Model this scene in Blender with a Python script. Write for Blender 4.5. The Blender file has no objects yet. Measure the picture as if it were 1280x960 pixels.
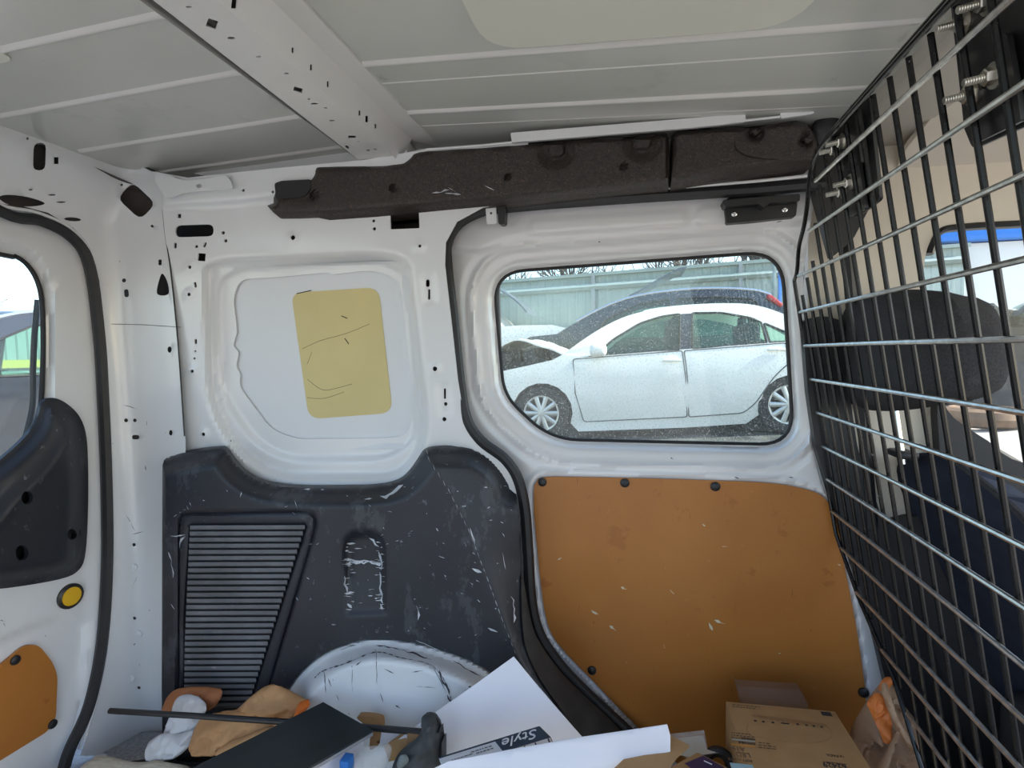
import bpy, bmesh, math, random
import numpy as np
from mathutils import Vector, Matrix, noise
from mathutils.geometry import delaunay_2d_cdt

random.seed(7)
S = bpy.context.scene
COL = S.collection
# ------------------------------------------------------------------ camera
F = 663.0                                   # focal length in pixels of the 1280 wide frame
_dy = np.array([151., -41., F]); _dy /= np.linalg.norm(_dy)
_dx = np.array([2910., -20., -F]); _dx -= _dy * (_dx @ _dy); _dx /= np.linalg.norm(_dx)
_dz = np.cross(_dx, _dy)
CAM = np.array([0., 0., .85])
cd = bpy.data.cameras.new('camera'); cam = bpy.data.objects.new('camera', cd); COL.objects.link(cam)
cd.sensor_width = 36; cd.lens = F / 1280 * 36; cd.clip_start = .01; cd.clip_end = 500
_r = [_dx[0], _dy[0], _dz[0]]; _u = [-_dx[1], -_dy[1], -_dz[1]]; _f = [_dx[2], _dy[2], _dz[2]]
cam.matrix_world = Matrix(((_r[0], _u[0], -_f[0], 0), (_r[1], _u[1], -_f[1], 0), (_r[2], _u[2], -_f[2], CAM[2]), (0, 0, 0, 1)))
S.camera = cam
# ------------------------------------------------------------------ sky, sun, exposure
SUN = Vector((1.0, .02, .76)).normalized()
w = bpy.data.worlds.new('world'); S.world = w; w.use_nodes = True
nt = w.node_tree; sky = nt.nodes.new('ShaderNodeTexSky'); sky.sky_type = 'NISHITA'
sky.sun_disc = False; sky.sun_elevation = math.asin(SUN.z); sky.sun_rotation = math.atan2(SUN.x, SUN.y)
sky.air_density = 1.0; sky.dust_density = 1.2; sky.ozone_density = 1.0; sky.altitude = 100
nt.links.new(sky.outputs[0], nt.nodes['Background'].inputs[0]); nt.nodes['Background'].inputs[1].default_value = .36
sl = bpy.data.lights.new('sun', 'SUN'); sl.energy = 8.0; sl.angle = .0095; sl.color = (1, .96, .90)
so = bpy.data.objects.new('sun', sl); COL.objects.link(so); so.rotation_euler = SUN.to_track_quat('Z', 'Y').to_euler(); so.location = (6, 5, 8)
vs = S.view_settings; vs.view_transform = 'Standard'; vs.look = 'None'; vs.exposure = .48; vs.gamma = 1; vs.use_curve_mapping = False
S.cycles.max_bounces = 10; S.cycles.transparent_max_bounces = 16; S.cycles.diffuse_bounces = 6; S.cycles.glossy_bounces = 4
S.cycles.sample_clamp_indirect = 6; S.cycles.caustics_reflective = False; S.cycles.caustics_refractive = False

# ------------------------------------------------------------------ projection helpers: pixel -> ray -> point on a real plane
def ray(p):
    p = np.atleast_2d(np.asarray(p, float))[:, :2]
    c = np.stack([p[:, 0] - 640, p[:, 1] - 480, np.full(len(p), F)], 1)
    return np.stack([c @ _dx, c @ _dy, c @ _dz], 1)
def atY(p, Y): r = ray(p); return CAM + r * (np.asarray(Y) / r[:, 1])[:, None]
def atX(p, X): r = ray(p); return CAM + r * (np.asarray(X) / r[:, 0])[:, None]
def atZ(p, Z): r = ray(p); return CAM + r * ((np.asarray(Z) - CAM[2]) / r[:, 2])[:, None]
def atPl(p, q, n):
    r = ray(p); n = np.asarray(n, float); t = ((np.asarray(q) - CAM) @ n) / (r @ n); return CAM + r * t[:, None]
def proj(q):
    v = np.asarray(q, float) - CAM
    c = v[0] * _dx + v[1] * _dy + v[2] * _dz
    return (640 + F * c[0] / c[2], 480 + F * c[1] / c[2])
PY = lambda Y: (lambda p: atY(p, Y))
PX = lambda X: (lambda p: atX(p, X))
PZ = lambda Z: (lambda p: atZ(p, Z))
def sstep(a, b, x): t = np.clip((x - a) / (b - a), 0, 1); return t * t * (3 - 2 * t)

# ------------------------------------------------------------------ 2D outlines
def rp(pts, n=6):                            # polygon with rounded corners (x, y, r)
    out = []; N = len(pts)
    for i in range(N):
        x, y, *r = pts[i]; r = r[0] if r else 0
        if r <= 0: out.append((x, y)); continue
        p = np.array([x, y], float); a = np.array(pts[i - 1][:2], float) - p; b = np.array(pts[(i + 1) % N][:2], float) - p
        la, lb = np.linalg.norm(a), np.linalg.norm(b); a /= la; b /= lb
        d = min(r, la * .49, lb * .49)
        for k in range(n + 1):
            t = k / n; out.append(tuple(p + a * d * (1 - t) ** 2 + b * d * t ** 2))
    return np.array(out)
def cat(pts, n=5, closed=True):              # Catmull-Rom through the points
    P = [np.array(p, float) for p in pts]; N = len(P); out = []
    for i in range(N if closed else N - 1):
        if closed: a, b, c, d = P[i - 1], P[i], P[(i + 1) % N], P[(i + 2) % N]
        else: a, b, c, d = P[max(i - 1, 0)], P[i], P[i + 1], P[min(i + 2, N - 1)]
        for k in range(n):
            t = k / n
            out.append(.5 * ((2 * b) + (-a + c) * t + (2 * a - 5 * b + 4 * c - d) * t * t + (-a + 3 * b - 3 * c + d) * t ** 3))
    if not closed: out.append(P[-1])
    return np.array(out)
def circ(x, y, r, ry=None, n=10, rot=0):
    ry = ry or r; a = np.linspace(0, 2 * math.pi, n, endpoint=False)
    X = np.cos(a) * r; Y = np.sin(a) * ry; c, s = math.cos(rot), math.sin(rot)
    return np.stack([x + X * c - Y * s, y + X * s + Y * c], 1)
def slot(x, y, hx, hy, r=None, rot=0):
    r = min(hx, hy) if r is None else r
    p = rp([(-hx, -hy, r), (hx, -hy, r), (hx, hy, r), (-hx, hy, r)], 3); c, s = math.cos(rot), math.sin(rot)
    return np.stack([x + p[:, 0] * c - p[:, 1] * s, y + p[:, 0] * s + p[:, 1] * c], 1)
def sdf(poly, pts):                          # >0 inside
    poly = np.asarray(poly, float); pts = np.asarray(pts, float)
    d = np.full(len(pts), 1e9); ins = np.zeros(len(pts), bool)
    for i in range(len(poly)):
        a, b = poly[i - 1], poly[i]; e = b - a; L = e @ e
        if L < 1e-12: continue
        v = pts - a; t = np.clip((v @ e) / L, 0, 1); q = v - t[:, None] * e
        d = np.minimum(d, (q * q).sum(1))
        c = ((a[1] > pts[:, 1]) != (b[1] > pts[:, 1]))
        if c.any():
            with np.errstate(all='ignore'): xi = a[0] + (pts[:, 1] - a[1]) / (b[1] - a[1] if b[1] != a[1] else 1e-9) * e[0]
            ins ^= c & (pts[:, 0] < xi)
    d = np.sqrt(d); return np.where(ins, d, -d)
def dist_path(path, pts):                    # distance to an open polyline
    path = np.asarray(path, float); pts = np.asarray(pts, float); d = np.full(len(pts), 1e9)
    for i in range(len(path) - 1):
        a, b = path[i], path[i + 1]; e = b - a; L = max(e @ e, 1e-12); v = pts - a
        t = np.clip((v @ e) / L, 0, 1); q = v - t[:, None] * e; d = np.minimum(d, (q * q).sum(1))
    return np.sqrt(d)

# ------------------------------------------------------------------ object helpers
ROOT = {}
def link(name, me, mat=None, parent=None):
    o = bpy.data.objects.new(name, me); COL.objects.link(o)
    if mat is not None and not me.materials: me.materials.append(mat)
    if parent is not None:
        o.parent = parent
        if parent.name in ROOT: o.matrix_parent_inverse = Matrix.Translation(-ROOT[parent.name])
    return o
def mesh(name, v, f, mat, parent=None, smooth=35):
    me = bpy.data.meshes.new(name); me.from_pydata([tuple(map(float, q)) for q in v], [], [tuple(map(int, q)) for q in f]); me.validate(); me.update()
    if smooth:
        me.shade_smooth(); me.set_sharp_from_angle(angle=math.radians(smooth))
    return link(name, me, mat, parent)
def thing(name, loc=(0, 0, 0)):
    o = bpy.data.objects.new(name, None); COL.objects.link(o); o.empty_display_size = .05
    o.location = loc; ROOT[o.name] = Vector(loc); return o
def tag(o, label, cat_, group=None):
    o['label'] = label; o['category'] = cat_
    if group: o['group'] = group
    return o
def struct(o, label=None, cat_=None):
    o['kind'] = 'structure'
    if label: o['label'] = label
    if cat_: o['category'] = cat_
    return o
class MB:
    def __init__(s): s.v = []; s.f = []
    def add(s, v, f):
        n = len(s.v); s.v += [tuple(map(float, q)) for q in v]; s.f += [tuple(i + n for i in q) for q in f]; return s
    def box(s, c, d, R=None):
        c = Vector(c); v = []
        for x in (-.5, .5):
            for y in (-.5, .5):
                for z in (-.5, .5):
                    q = Vector((x * d[0], y * d[1], z * d[2])); v.append(c + (R @ q if R else q))
        return s.add(v, [(0, 1, 3, 2), (4, 6, 7, 5), (0, 4, 5, 1), (2, 3, 7, 6), (0, 2, 6, 4), (1, 5, 7, 3)])
    def bevbox(s, c, d, b, R=None, seg=2):
        bm = bmesh.new(); bmesh.ops.create_cube(bm, size=1)
        for q in bm.verts: q.co = Vector((q.co.x * d[0], q.co.y * d[1], q.co.z * d[2]))
        bmesh.ops.bevel(bm, geom=bm.edges[:], offset=b, segments=seg, affect='EDGES', profile=.5)
        bm.verts.index_update(); c = Vector(c)
        s.add([c + (R @ q.co if R else q.co) for q in bm.verts], [[q.index for q in f.verts] for f in bm.faces]); bm.free(); return s
    def tube(s, path, r, n=8, closed=False, up=None, ab=None, cap=True):
        P = [Vector(map(float, p)) for p in path]; N = len(P); V = []; ref = Vector(up) if up else None
        for i in range(N):
            t = (P[(i + 1) % N] - P[i - 1]) if closed else (P[min(i + 1, N - 1)] - P[max(i - 1, 0)])
            t.normalize()
            if up is None:
                if ref is None: ref = Vector((0, 0, 1)) if abs(t.z) < .9 else Vector((1, 0, 0))
                side = t.cross(ref).normalized(); ref = side.cross(t).normalized(); u = ref
            else:
                side = t.cross(ref).normalized(); u = side.cross(t).normalized()
            rr = r[i] if hasattr(r, '__len__') else r; a, b = (rr, rr) if ab is None else (rr * ab[0], rr * ab[1])
            for k in range(n):
                g = 2 * math.pi * k / n; V.append(P[i] + side * math.cos(g) * a + u * math.sin(g) * b)
        f = []
        for i in range(N if closed else N - 1):
            for k in range(n):
                j = (i + 1) % N; f.append((i * n + k, i * n + (k + 1) % n, j * n + (k + 1) % n, j * n + k))
        if not closed and cap: f.append(tuple(range(n))[::-1]); f.append(tuple(range((N - 1) * n, N * n)))
        return s.add(V, f)
    def cyl(s, a, b, r, n=12, r2=None): return s.tube([a, b], [r, r if r2 is None else r2], n)
    def lathe(s, c, axis, prof, n=20):       # prof: (radius, distance along axis)
        ax = Vector(axis).normalized(); u = ax.orthogonal().normalized(); w_ = ax.cross(u); c = Vector(c); V = []; f = []
        for r, h in prof:
            for k in range(n):
                g = 2 * math.pi * k / n; V.append(c + ax * h + (u * math.cos(g) + w_ * math.sin(g)) * r)
        m = len(prof)
        for i in range(m - 1):
            for k in range(n): f.append((i * n + k, i * n + (k + 1) % n, (i + 1) * n + (k + 1) % n, (i + 1) * n + k))
        f.append(tuple(range(n))[::-1]); f.append(tuple(range((m - 1) * n, m * n)))
        return s.add(V, f)
    def build(s, name, mat, parent=None, smooth=35):
        o = mesh(name, s.v, s.f, mat, parent, smooth)
        bm = bmesh.new(); bm.from_mesh(o.data); bmesh.ops.recalc_face_normals(bm, faces=bm.faces[:]); bm.to_mesh(o.data); bm.free()
        if smooth: o.data.set_sharp_from_angle(angle=math.radians(smooth))
        return o

def tri2d(loops, extra=(), grid=None, pts=None):
    V = []; E = []
    for L in list(loops) + list(extra):
        n = len(V); V += [Vector((float(p[0]), float(p[1]))) for p in L]; E += [(n + i, n + (i + 1) % len(L)) for i in range(len(L))]
    if grid:
        o = np.asarray(loops[0]); lo, hi = o.min(0), o.max(0)
        gx, gy = np.meshgrid(np.arange(lo[0] + grid / 2, hi[0], grid), np.arange(lo[1] + grid / 2, hi[1], grid))
        g = np.stack([gx.ravel(), gy.ravel()], 1); k = sdf(loops[0], g) > grid * .35
        for L in list(loops[1:]) + list(extra): k &= np.abs(sdf(L, g)) > min(grid * .35, 3)
        for L in loops[1:]: k &= sdf(L, g) < 0
        V += [Vector(p) for p in g[k]]
    v, e, f, *_ = delaunay_2d_cdt(V, E, [], 0, 1e-5)
    v = np.array([(p.x, p.y) for p in v]); f = np.array([q for q in f if len(q) == 3])
    c = v[f].mean(1); k = sdf(loops[0], c) > 0
    for L in loops[1:]: k &= sdf(L, c) < 0
    return v, f[k]
def surf(name, loops, pos, mat, parent=None, thick=.004, ext=(0, 1, 0), grid=None, extra=(), smooth=35, back=None):
    """sheet with real holes; loops = [outline, hole, ...] measured on the surface, pos maps them to points"""
    loops = [np.asarray(l, float) for l in loops]
    v, f = tri2d(loops, extra, grid)
    used = np.unique(f); m = np.full(len(v), -1); m[used] = np.arange(len(used)); v = v[used]; f = m[f]
    P = pos(v); n = np.cross(P[f[:, 1]] - P[f[:, 0]], P[f[:, 2]] - P[f[:, 0]]); e = np.array(ext, float)
    flip = (n @ e) > 0; f[flip] = f[flip][:, ::-1]
    if not thick: return mesh(name, P, f, mat, parent, smooth)
    B = P + e * thick if back is None else back(v)
    N = len(P); faces = [tuple(q) for q in f] + [(q[2] + N, q[1] + N, q[0] + N) for q in f]
    es = {}
    for q in f:
        for a, b in ((q[0], q[1]), (q[1], q[2]), (q[2], q[0])):
            if (b, a) in es: del es[(b, a)]
            else: es[(a, b)] = 1
    faces += [(b, a, a + N, b + N) for a, b in es]
    return mesh(name, np.vstack([P, B]), faces, mat, parent, smooth)
def pillow(name, outline, pos, thick, mat, parent=None, ext=(0, 1, 0), grid=6, R=None, amp=0, scale=20, bthick=None, seed=0, smooth=60, power=.5):
    """closed puffy body: swells from its outline to both sides"""
    outline = np.asarray(outline, float); v, f = tri2d([outline], (), grid)
    used = np.unique(f); m = np.full(len(v), -1); m[used] = np.arange(len(used)); v = v[used]; f = m[f]
    d = np.maximum(sdf(outline, v), 0); R = R or max(d.max(), 1e-6); t = np.clip(d / R, 0, 1); h = (1 - (1 - t) ** 2) ** power
    P = pos(v); e = np.array(ext, float); bt = thick if bthick is None else bthick
    nz = np.array([noise.fractal(Vector((p[0] * scale, p[1] * scale, p[2] * scale + seed)), 1, 2, 3) for p in P]) * amp if amp else np.zeros(len(P))
    A = P - e * (thick * h + nz * np.clip(t * 3, 0, 1))[:, None]; B = P + e * (bt * h)[:, None]
    n = np.cross(A[f[:, 1]] - A[f[:, 0]], A[f[:, 2]] - A[f[:, 0]]); flip = (n @ e) > 0; f[flip] = f[flip][:, ::-1]
    N = len(P); bd = d < 1e-6
    faces = [tuple(q) for q in f]; idx = np.where(bd, np.arange(N), np.arange(N) + N)
    faces += [(idx[q[2]], idx[q[1]], idx[q[0]]) for q in f]
    return mesh(name, np.vstack([A, B]), faces, mat, parent, smooth)

# ------------------------------------------------------------------ materials
M = {}
def pm(name, col, rough=.5, metal=0., var=0., vs_=8., col2=None, bump=0., bs=60., spec=.5, coat=0., spots=None, rv=0., alpha=None, trans=0., stretch=None):
    """procedural material: two-tone noise colour, fine relief, optional sparse marks spots=(colour, scale, threshold)"""
    m = bpy.data.materials.new(name); m.use_nodes = True; n = m.node_tree.nodes; L = m.node_tree.links; b = n['Principled BSDF']
    tc = n.new('ShaderNodeTexCoord'); vec = tc.outputs['Object']
    if stretch:
        mp = n.new('ShaderNodeMapping'); mp.inputs['Scale'].default_value = stretch; L.new(vec, mp.inputs[0]); vec = mp.outputs[0]
    c2 = col2 or tuple(c * (1 - var) for c in col)
    nz = n.new('ShaderNodeTexNoise'); nz.inputs['Scale'].default_value = vs_; nz.inputs['Detail'].default_value = 5; L.new(vec, nz.inputs[0])
    rmp = n.new('ShaderNodeValToRGB'); rmp.color_ramp.elements[0].position = .35; rmp.color_ramp.elements[1].position = .68
    rmp.color_ramp.elements[0].color = (*c2, 1); rmp.color_ramp.elements[1].color = (*col, 1); L.new(nz.outputs[0], rmp.inputs[0]); out = rmp.outputs[0]
    if spots:
        for sc_, ss, th, st in spots:
            mp = n.new('ShaderNodeMapping'); mp.inputs['Scale'].default_value = st or (1, 1, 1); L.new(tc.outputs['Object'], mp.inputs[0])
            s1 = n.new('ShaderNodeTexNoise'); s1.inputs['Scale'].default_value = ss; s1.inputs['Detail'].default_value = 6; s1.inputs['Roughness'].default_value = .7; L.new(mp.outputs[0], s1.inputs[0])
            r1 = n.new('ShaderNodeValToRGB'); r1.color_ramp.elements[0].position = th; r1.color_ramp.elements[1].position = th + .035
            L.new(s1.outputs[0], r1.inputs[0]); mx = n.new('ShaderNodeMix'); mx.data_type = 'RGBA'
            L.new(r1.outputs[0], mx.inputs[0]); L.new(out, mx.inputs[6]); mx.inputs[7].default_value = (*sc_, 1); out = mx.outputs[2]
    L.new(out, b.inputs['Base Color']); b.inputs['Roughness'].default_value = rough; b.inputs['Metallic'].default_value = metal
    b.inputs['Specular IOR Level'].default_value = spec; b.inputs['Coat Weight'].default_value = coat; b.inputs['Coat Roughness'].default_value = .15
    if rv:
        mr = n.new('ShaderNodeMapRange'); mr.inputs[3].default_value = rough - rv; mr.inputs[4].default_value = rough + rv; L.new(nz.outputs[0], mr.inputs[0]); L.new(mr.outputs[0], b.inputs['Roughness'])
    if bump:
        bn = n.new('ShaderNodeTexNoise'); bn.inputs['Scale'].default_value = bs; bn.inputs['Detail'].default_value = 4; L.new(vec, bn.inputs[0])
        bp = n.new('ShaderNodeBump'); bp.inputs['Strength'].default_value = bump; bp.inputs['Distance'].default_value = .004; L.new(bn.outputs[0], bp.inputs['Height']); L.new(bp.outputs[0], b.inputs['Normal'])
    if alpha is not None: b.inputs['Alpha'].default_value = alpha
    if trans: b.inputs['Transmission Weight'].default_value = trans
    M[name] = m; return m
def glassmat(name, tint, dust, specks, scale=110., rough=.0):
    m = bpy.data.materials.new(name); m.use_nodes = True; n = m.node_tree.nodes; L = m.node_tree.links; n.remove(n['Principled BSDF']); out = n['Material Output']
    tr = n.new('ShaderNodeBsdfTransparent'); tr.inputs[0].default_value = (*tint, 1)
    gl = n.new('ShaderNodeBsdfGlossy'); gl.inputs['Roughness'].default_value = rough
    lw = n.new('ShaderNodeLayerWeight'); lw.inputs[0].default_value = .5; pw = n.new('ShaderNodeMath'); pw.operation = 'POWER'; pw.inputs[1].default_value = 4.0; L.new(lw.outputs['Facing'], pw.inputs[0])
    fr = n.new('ShaderNodeMath'); fr.operation = 'MULTIPLY_ADD'; fr.inputs[1].default_value = .55; fr.inputs[2].default_value = .03; L.new(pw.outputs[0], fr.inputs[0])
    m1 = n.new('ShaderNodeMixShader'); L.new(fr.outputs[0], m1.inputs[0]); L.new(tr.outputs[0], m1.inputs[1]); L.new(gl.outputs[0], m1.inputs[2])
    df = n.new('ShaderNodeBsdfDiffuse'); df.inputs[0].default_value = (.85, .85, .80, 1)
    tl = n.new('ShaderNodeBsdfTranslucent'); tl.inputs[0].default_value = (.85, .85, .80, 1); md = n.new('ShaderNodeMixShader'); md.inputs[0].default_value = .5
    L.new(df.outputs[0], md.inputs[1]); L.new(tl.outputs[0], md.inputs[2])
    tc = n.new('ShaderNodeTexCoord'); nz = n.new('ShaderNodeTexNoise'); nz.inputs['Scale'].default_value = scale; nz.inputs['Detail'].default_value = 6; nz.inputs['Roughness'].default_value = .75; L.new(tc.outputs['Object'], nz.inputs[0])
    rm = n.new('ShaderNodeValToRGB'); e = rm.color_ramp.elements; e[0].position = .57; e[0].color = (dust, dust, dust, 1); e[1].position = .66; e[1].color = (specks, specks, specks, 1); L.new(nz.outputs[0], rm.inputs[0])
    m2 = n.new('ShaderNodeMixShader'); L.new(rm.outputs[0], m2.inputs[0]); L.new(m1.outputs[0], m2.inputs[1]); L.new(md.outputs[0], m2.inputs[2]); L.new(m2.outputs[0], out.inputs[0])
    M[name] = m; return m
DK = (.03, .03, .032)
pm('paint', (.77, .78, .795), .22, var=.03, vs_=5, coat=.6, spots=[((.30, .30, .32), 70, .70, (1, 1, .6))], bump=.02, bs=9)
pm('paint_door', (.76, .76, .78), .22, var=.03, vs_=5, coat=.6, bump=.02, bs=7)
pm('paint_roof', (.58, .585, .55), .30, col2=(.52, .53, .50), vs_=3.2, coat=.25, rv=.06, spots=[((.50, .51, .48), 4.5, .60, (1, 1, 1)), ((.44, .45, .42), 14, .66, (1, .5, 1))])  # same van paint, greyed so the roof's shade sits in the colour
pm('paint_bow', (.72, .71, .69), .35, var=.04, vs_=6, coat=.2)
pm('paint_arch', (.74, .77, .80), .38, var=.05, vs_=7, spots=[((.10, .10, .11), 30, .67, (1, 1, .7)), ((.12, .12, .13), 80, .67, (1, 1, 1))], bump=.05, bs=14)
pm('pad', (.70, .70, .62), .5, var=.04, vs_=6)
pm('blank', (.75, .77, .80), .40, var=.03, vs_=4)
pm('yellow_film', (.66, .55, .25), .42, var=.06, vs_=9, spots=[((.22, .17, .06), 34, .74, (1, 1, 1))])
pm('cavity', (.10, .085, .075), .8, var=.3)  # dark backing colour, puts the shade inside the body behind the holes
pm('rubber', (.018, .018, .02), .5, var=.3, vs_=40, spots=[((.07, .066, .06), 14, .66, (1, 1, .4))])
pm('rubber_dusty', (.05, .047, .044), .7, var=.45, vs_=18, bump=.2, bs=90)
pm('plastic', (.023, .026, .034), .46, col2=(.016, .018, .024), vs_=6, bump=.12, bs=420, spots=[((.045, .049, .057), 11, .56, (1, 1, .55)), ((.11, .115, .13), 65, .645, (1, 1, .6)), ((.42, .44, .47), 42, .69, (1, 1, .5))])
pm('plastic_grille', (.165, .17, .185), .55, var=.35, vs_=14, spots=[((.28, .29, .31), 40, .66, (.3, 1, 1))])
pm('plastic_black', (.016, .016, .018), .42, var=.25, vs_=20, bump=.05, bs=300)
pm('scuff', (.62, .65, .70), .6, var=.35, vs_=60)
pm('dirt', (.09, .09, .10), .7, var=.4, vs_=60)
pm('hardboard', (.455, .178, .036), .42, col2=(.39, .145, .027), vs_=4.5, bump=.03, bs=40, spots=[((.45, .19, .045), 22, .645, (1, 1, 1)), ((.36, .125, .023), 12, .63, (1, 1, 1)), ((.55, .36, .18), 60, .69, (1, 1, .5)), ((.27, .085, .015), 75, .67, (2, 1, .3))])
pm('foam', (.040, .031, .026), .5, col2=(.020, .016, .0145), vs_=140, bump=.45, bs=330, spots=[((.16, .085, .055), 330, .60, (1, 1, 1))])  # orange flecks put the highlights on sunlit granules into the colour
pm('yellow', (.80, .47, .02), .45, var=.05)
pm('wire', (.009, .009, .010), .26, var=.2, vs_=60, spec=.3, spots=[((.35, .33, .30), 80, .68, (1, 1, 1))])
pm('wire_glint', (.62, .61, .58), .30, metal=.85, var=.35, vs_=90)  # brighter metal on horizontals only; puts the window's reflection into their colour
M['wire_glint'].node_tree.nodes['Principled BSDF'].inputs['IOR'].default_value = 3.0
pm('zinc', (.62, .60, .54), .32, metal=1, var=.2, vs_=80)
pm('plate', (.014, .014, .015), .35, var=.2, vs_=30)
pm('beige_trim', (.78, .71, .60), .6, var=.04, vs_=5, bump=.05, bs=300)
pm('headliner', (.76, .70, .60), .8, var=.04)
pm('bow_grey', (.50, .47, .42), .5, var=.06)
pm('seat_fabric', (.075, .075, .080), .95, spec=.15, col2=(.050, .050, .054), vs_=400, bump=.5, bs=700)
pm('seat_back', (.034, .041, .064), .9, col2=(.027, .032, .050), vs_=30, bump=.1, bs=300, spec=.12)
pm('door_plastic', (.035, .035, .038), .5, var=.15)
pm('chrome', (.75, .75, .75), .2, metal=1)
pm('carpet', (.42, .42, .43), .95, var=.4, vs_=150, bump=.6, bs=300)
pm('floor_mat', (.07, .07, .07), .8, var=.3, vs_=40)
pm('blanket', (.78, .70, .56), .9, col2=(.60, .53, .41), vs_=20, stretch=(2, 9, 2), bump=.5, bs=60)
pm('glove_white', (.72, .71, .72), .85, col2=(.58, .57, .58), vs_=22, bump=.8, bs=40)
pm('glove_tan', (.60, .33, .15), .8, col2=(.47, .24, .10), vs_=16, bump=.9, bs=30)
pm('glove_rust', (.42, .16, .06), .8, col2=(.34, .12, .05), vs_=18, bump=.3, bs=50)
pm('orange_cuff', (.85, .19, .02), .7, var=.1)
pm('black_board', (.030, .037, .040), .36, col2=(.020, .026, .028), vs_=12, spots=[((.4, .4, .4), 24, .765, (1, 1, 1))])
pm('board_edge', (.33, .34, .36), .5, var=.2)
pm('white_box', (.62, .63, .70), .5, var=.06)
pm('blue_box', (.02, .16, .52), .4, var=.1)
pm('kraft', (.44, .265, .115), .75, col2=(.40, .235, .10), vs_=30, bump=.05, bs=200)
pm('kraft_dark', (.34, .19, .08), .75, var=.1, vs_=30)
pm('paper', (.78, .79, .86), .6, var=.02, vs_=6)
pm('paper2', (.76, .77, .84), .6, var=.02, vs_=6)
pm('navy', (.035, .055, .085), .4, var=.1)
pm('label_white', (.76, .77, .82), .5, var=.02)
pm('ink', (.03, .03, .035), .6)
pm('ink_brown', (.15, .09, .05), .7, var=.2, vs_=40)
pm('print_white', (.82, .82, .85), .5)
pm('print_blue', (.36, .55, .62), .6, var=.1, vs_=80)
pm('print_orange', (.72, .30, .04), .6, var=.1, vs_=80)
pm('purple', (.045, .03, .11), .4, var=.1)
pm('cream_card', (.66, .60, .44), .6, var=.05)
pm('rubber_boot', (.050, .056, .058), .55, col2=(.030, .033, .035), vs_=9, bump=.15, bs=40)
pm('rubber_pale', (.16, .19, .19), .55, var=.1)
pm('bag_tan', (.50, .33, .21), .42, col2=(.36, .22, .13), vs_=16, bump=.8, bs=38, alpha=.80)
pm('bag_orange', (.70, .20, .04), .5, col2=(.55, .15, .03), vs_=16, bump=.4, bs=30)
pm('clear_plastic', (.82, .84, .85), .12, var=.03, bump=1, bs=60, alpha=.26, spec=1)
pm('clear_brown', (.30, .20, .15), .28, var=.35, vs_=25, bump=.6, bs=40, alpha=.40, spec=.5)
# outside
pm('car_white', (.80, .79, .75), .28, col2=(.74, .73, .68), vs_=2, coat=.5)
pm('car_black', (.020, .024, .032), .2, var=.1, coat=.8)
pm('car_grey', (.10, .12, .15), .3, var=.1, coat=.5)
pm('tyre', (.022, .022, .023), .85, var=.3)
pm('rim', (.55, .55, .54), .35, metal=.7, var=.1)
pm('dark_inside', (.020, .022, .024), .8, var=.3, vs_=20)
pm('engine', (.028, .03, .03), .6, col2=(.008, .008, .009), vs_=14, spots=[((.3, .3, .3), 16, .64, (1, 1, 1))])
pm('red', (.45, .02, .02), .3)
pm('fence_green', (.34, .41, .375), .6, col2=(.29, .355, .325), vs_=1.2)
pm('fence_rail', (.25, .32, .31), .6, var=.1)
pm('fence_grey', (.33, .36, .36), .6, var=.1, vs_=2)
pm('fence_yellow', (.72, .48, .06), .6, var=.1)
pm('bark', (.11, .095, .08), .9, var=.3, vs_=10)
pm('wall_white', (.80, .79, .76), .7, var=.03)
pm('blue_band', (.03, .22, .72), .5, var=.05)
pm('gravel', (.43, .395, .345), .9, col2=(.35, .32, .28), vs_=2.5, bump=.3, bs=20)
pm('rust', (.22, .13, .07), .8, var=.4, vs_=12)
glassmat('dirty_glass', (.93, .975, .945), .035, .55, 240)
glassmat('clean_glass', (.96, .98, .97), .01, .05, 90)
glassmat('car_glass', (.70, .85, .80), .03, .05, 20)

# =================================================================== THE VAN BODY
ZF = -.075                                    # cargo floor
def zr(x): return 1.30 - .068 * max(0., x + .58) - .02 * max(0., -x - .6)
def grid_mesh(name, xs, ys, zf, mat, parent=None, thick=0, smooth=40):
    v = [(x, y, zf(x, y)) for x in xs for y in ys]; n = len(ys); N = len(v)
    f = [(i * n + j, i * n + j + 1, (i + 1) * n + j + 1, (i + 1) * n + j) for i in range(len(xs) - 1) for j in range(n - 1)]
    if thick:
        b = MB(); b.add(v + [(x, y, z + thick) for x, y, z in v], f[:] + [tuple(q + N for q in t)[::-1] for t in f]
            + [(i * n, (i + 1) * n, (i + 1) * n + N, i * n + N) for i in range(len(xs) - 1)] + [(i * n + n - 1 + N, (i + 1) * n + n - 1 + N, (i + 1) * n + n - 1, i * n + n - 1) for i in range(len(xs) - 1)]
            + [(j + N, j + 1 + N, j + 1, j) for j in range(n - 1)] + [((len(xs) - 1) * n + j, (len(xs) - 1) * n + j + 1, (len(xs) - 1) * n + j + 1 + N, (len(xs) - 1) * n + j + N) for j in range(n - 1)])
        return b.build(name, mat, parent, smooth)
    return mesh(name, v, f, mat, parent, smooth)
fl = MB().box((.35, .38, ZF - .02), (3.2, 1.62, .04)).build('floor', M['floor_mat']); struct(fl, 'dark rubber floor of the van cargo bay', 'floor')
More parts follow.
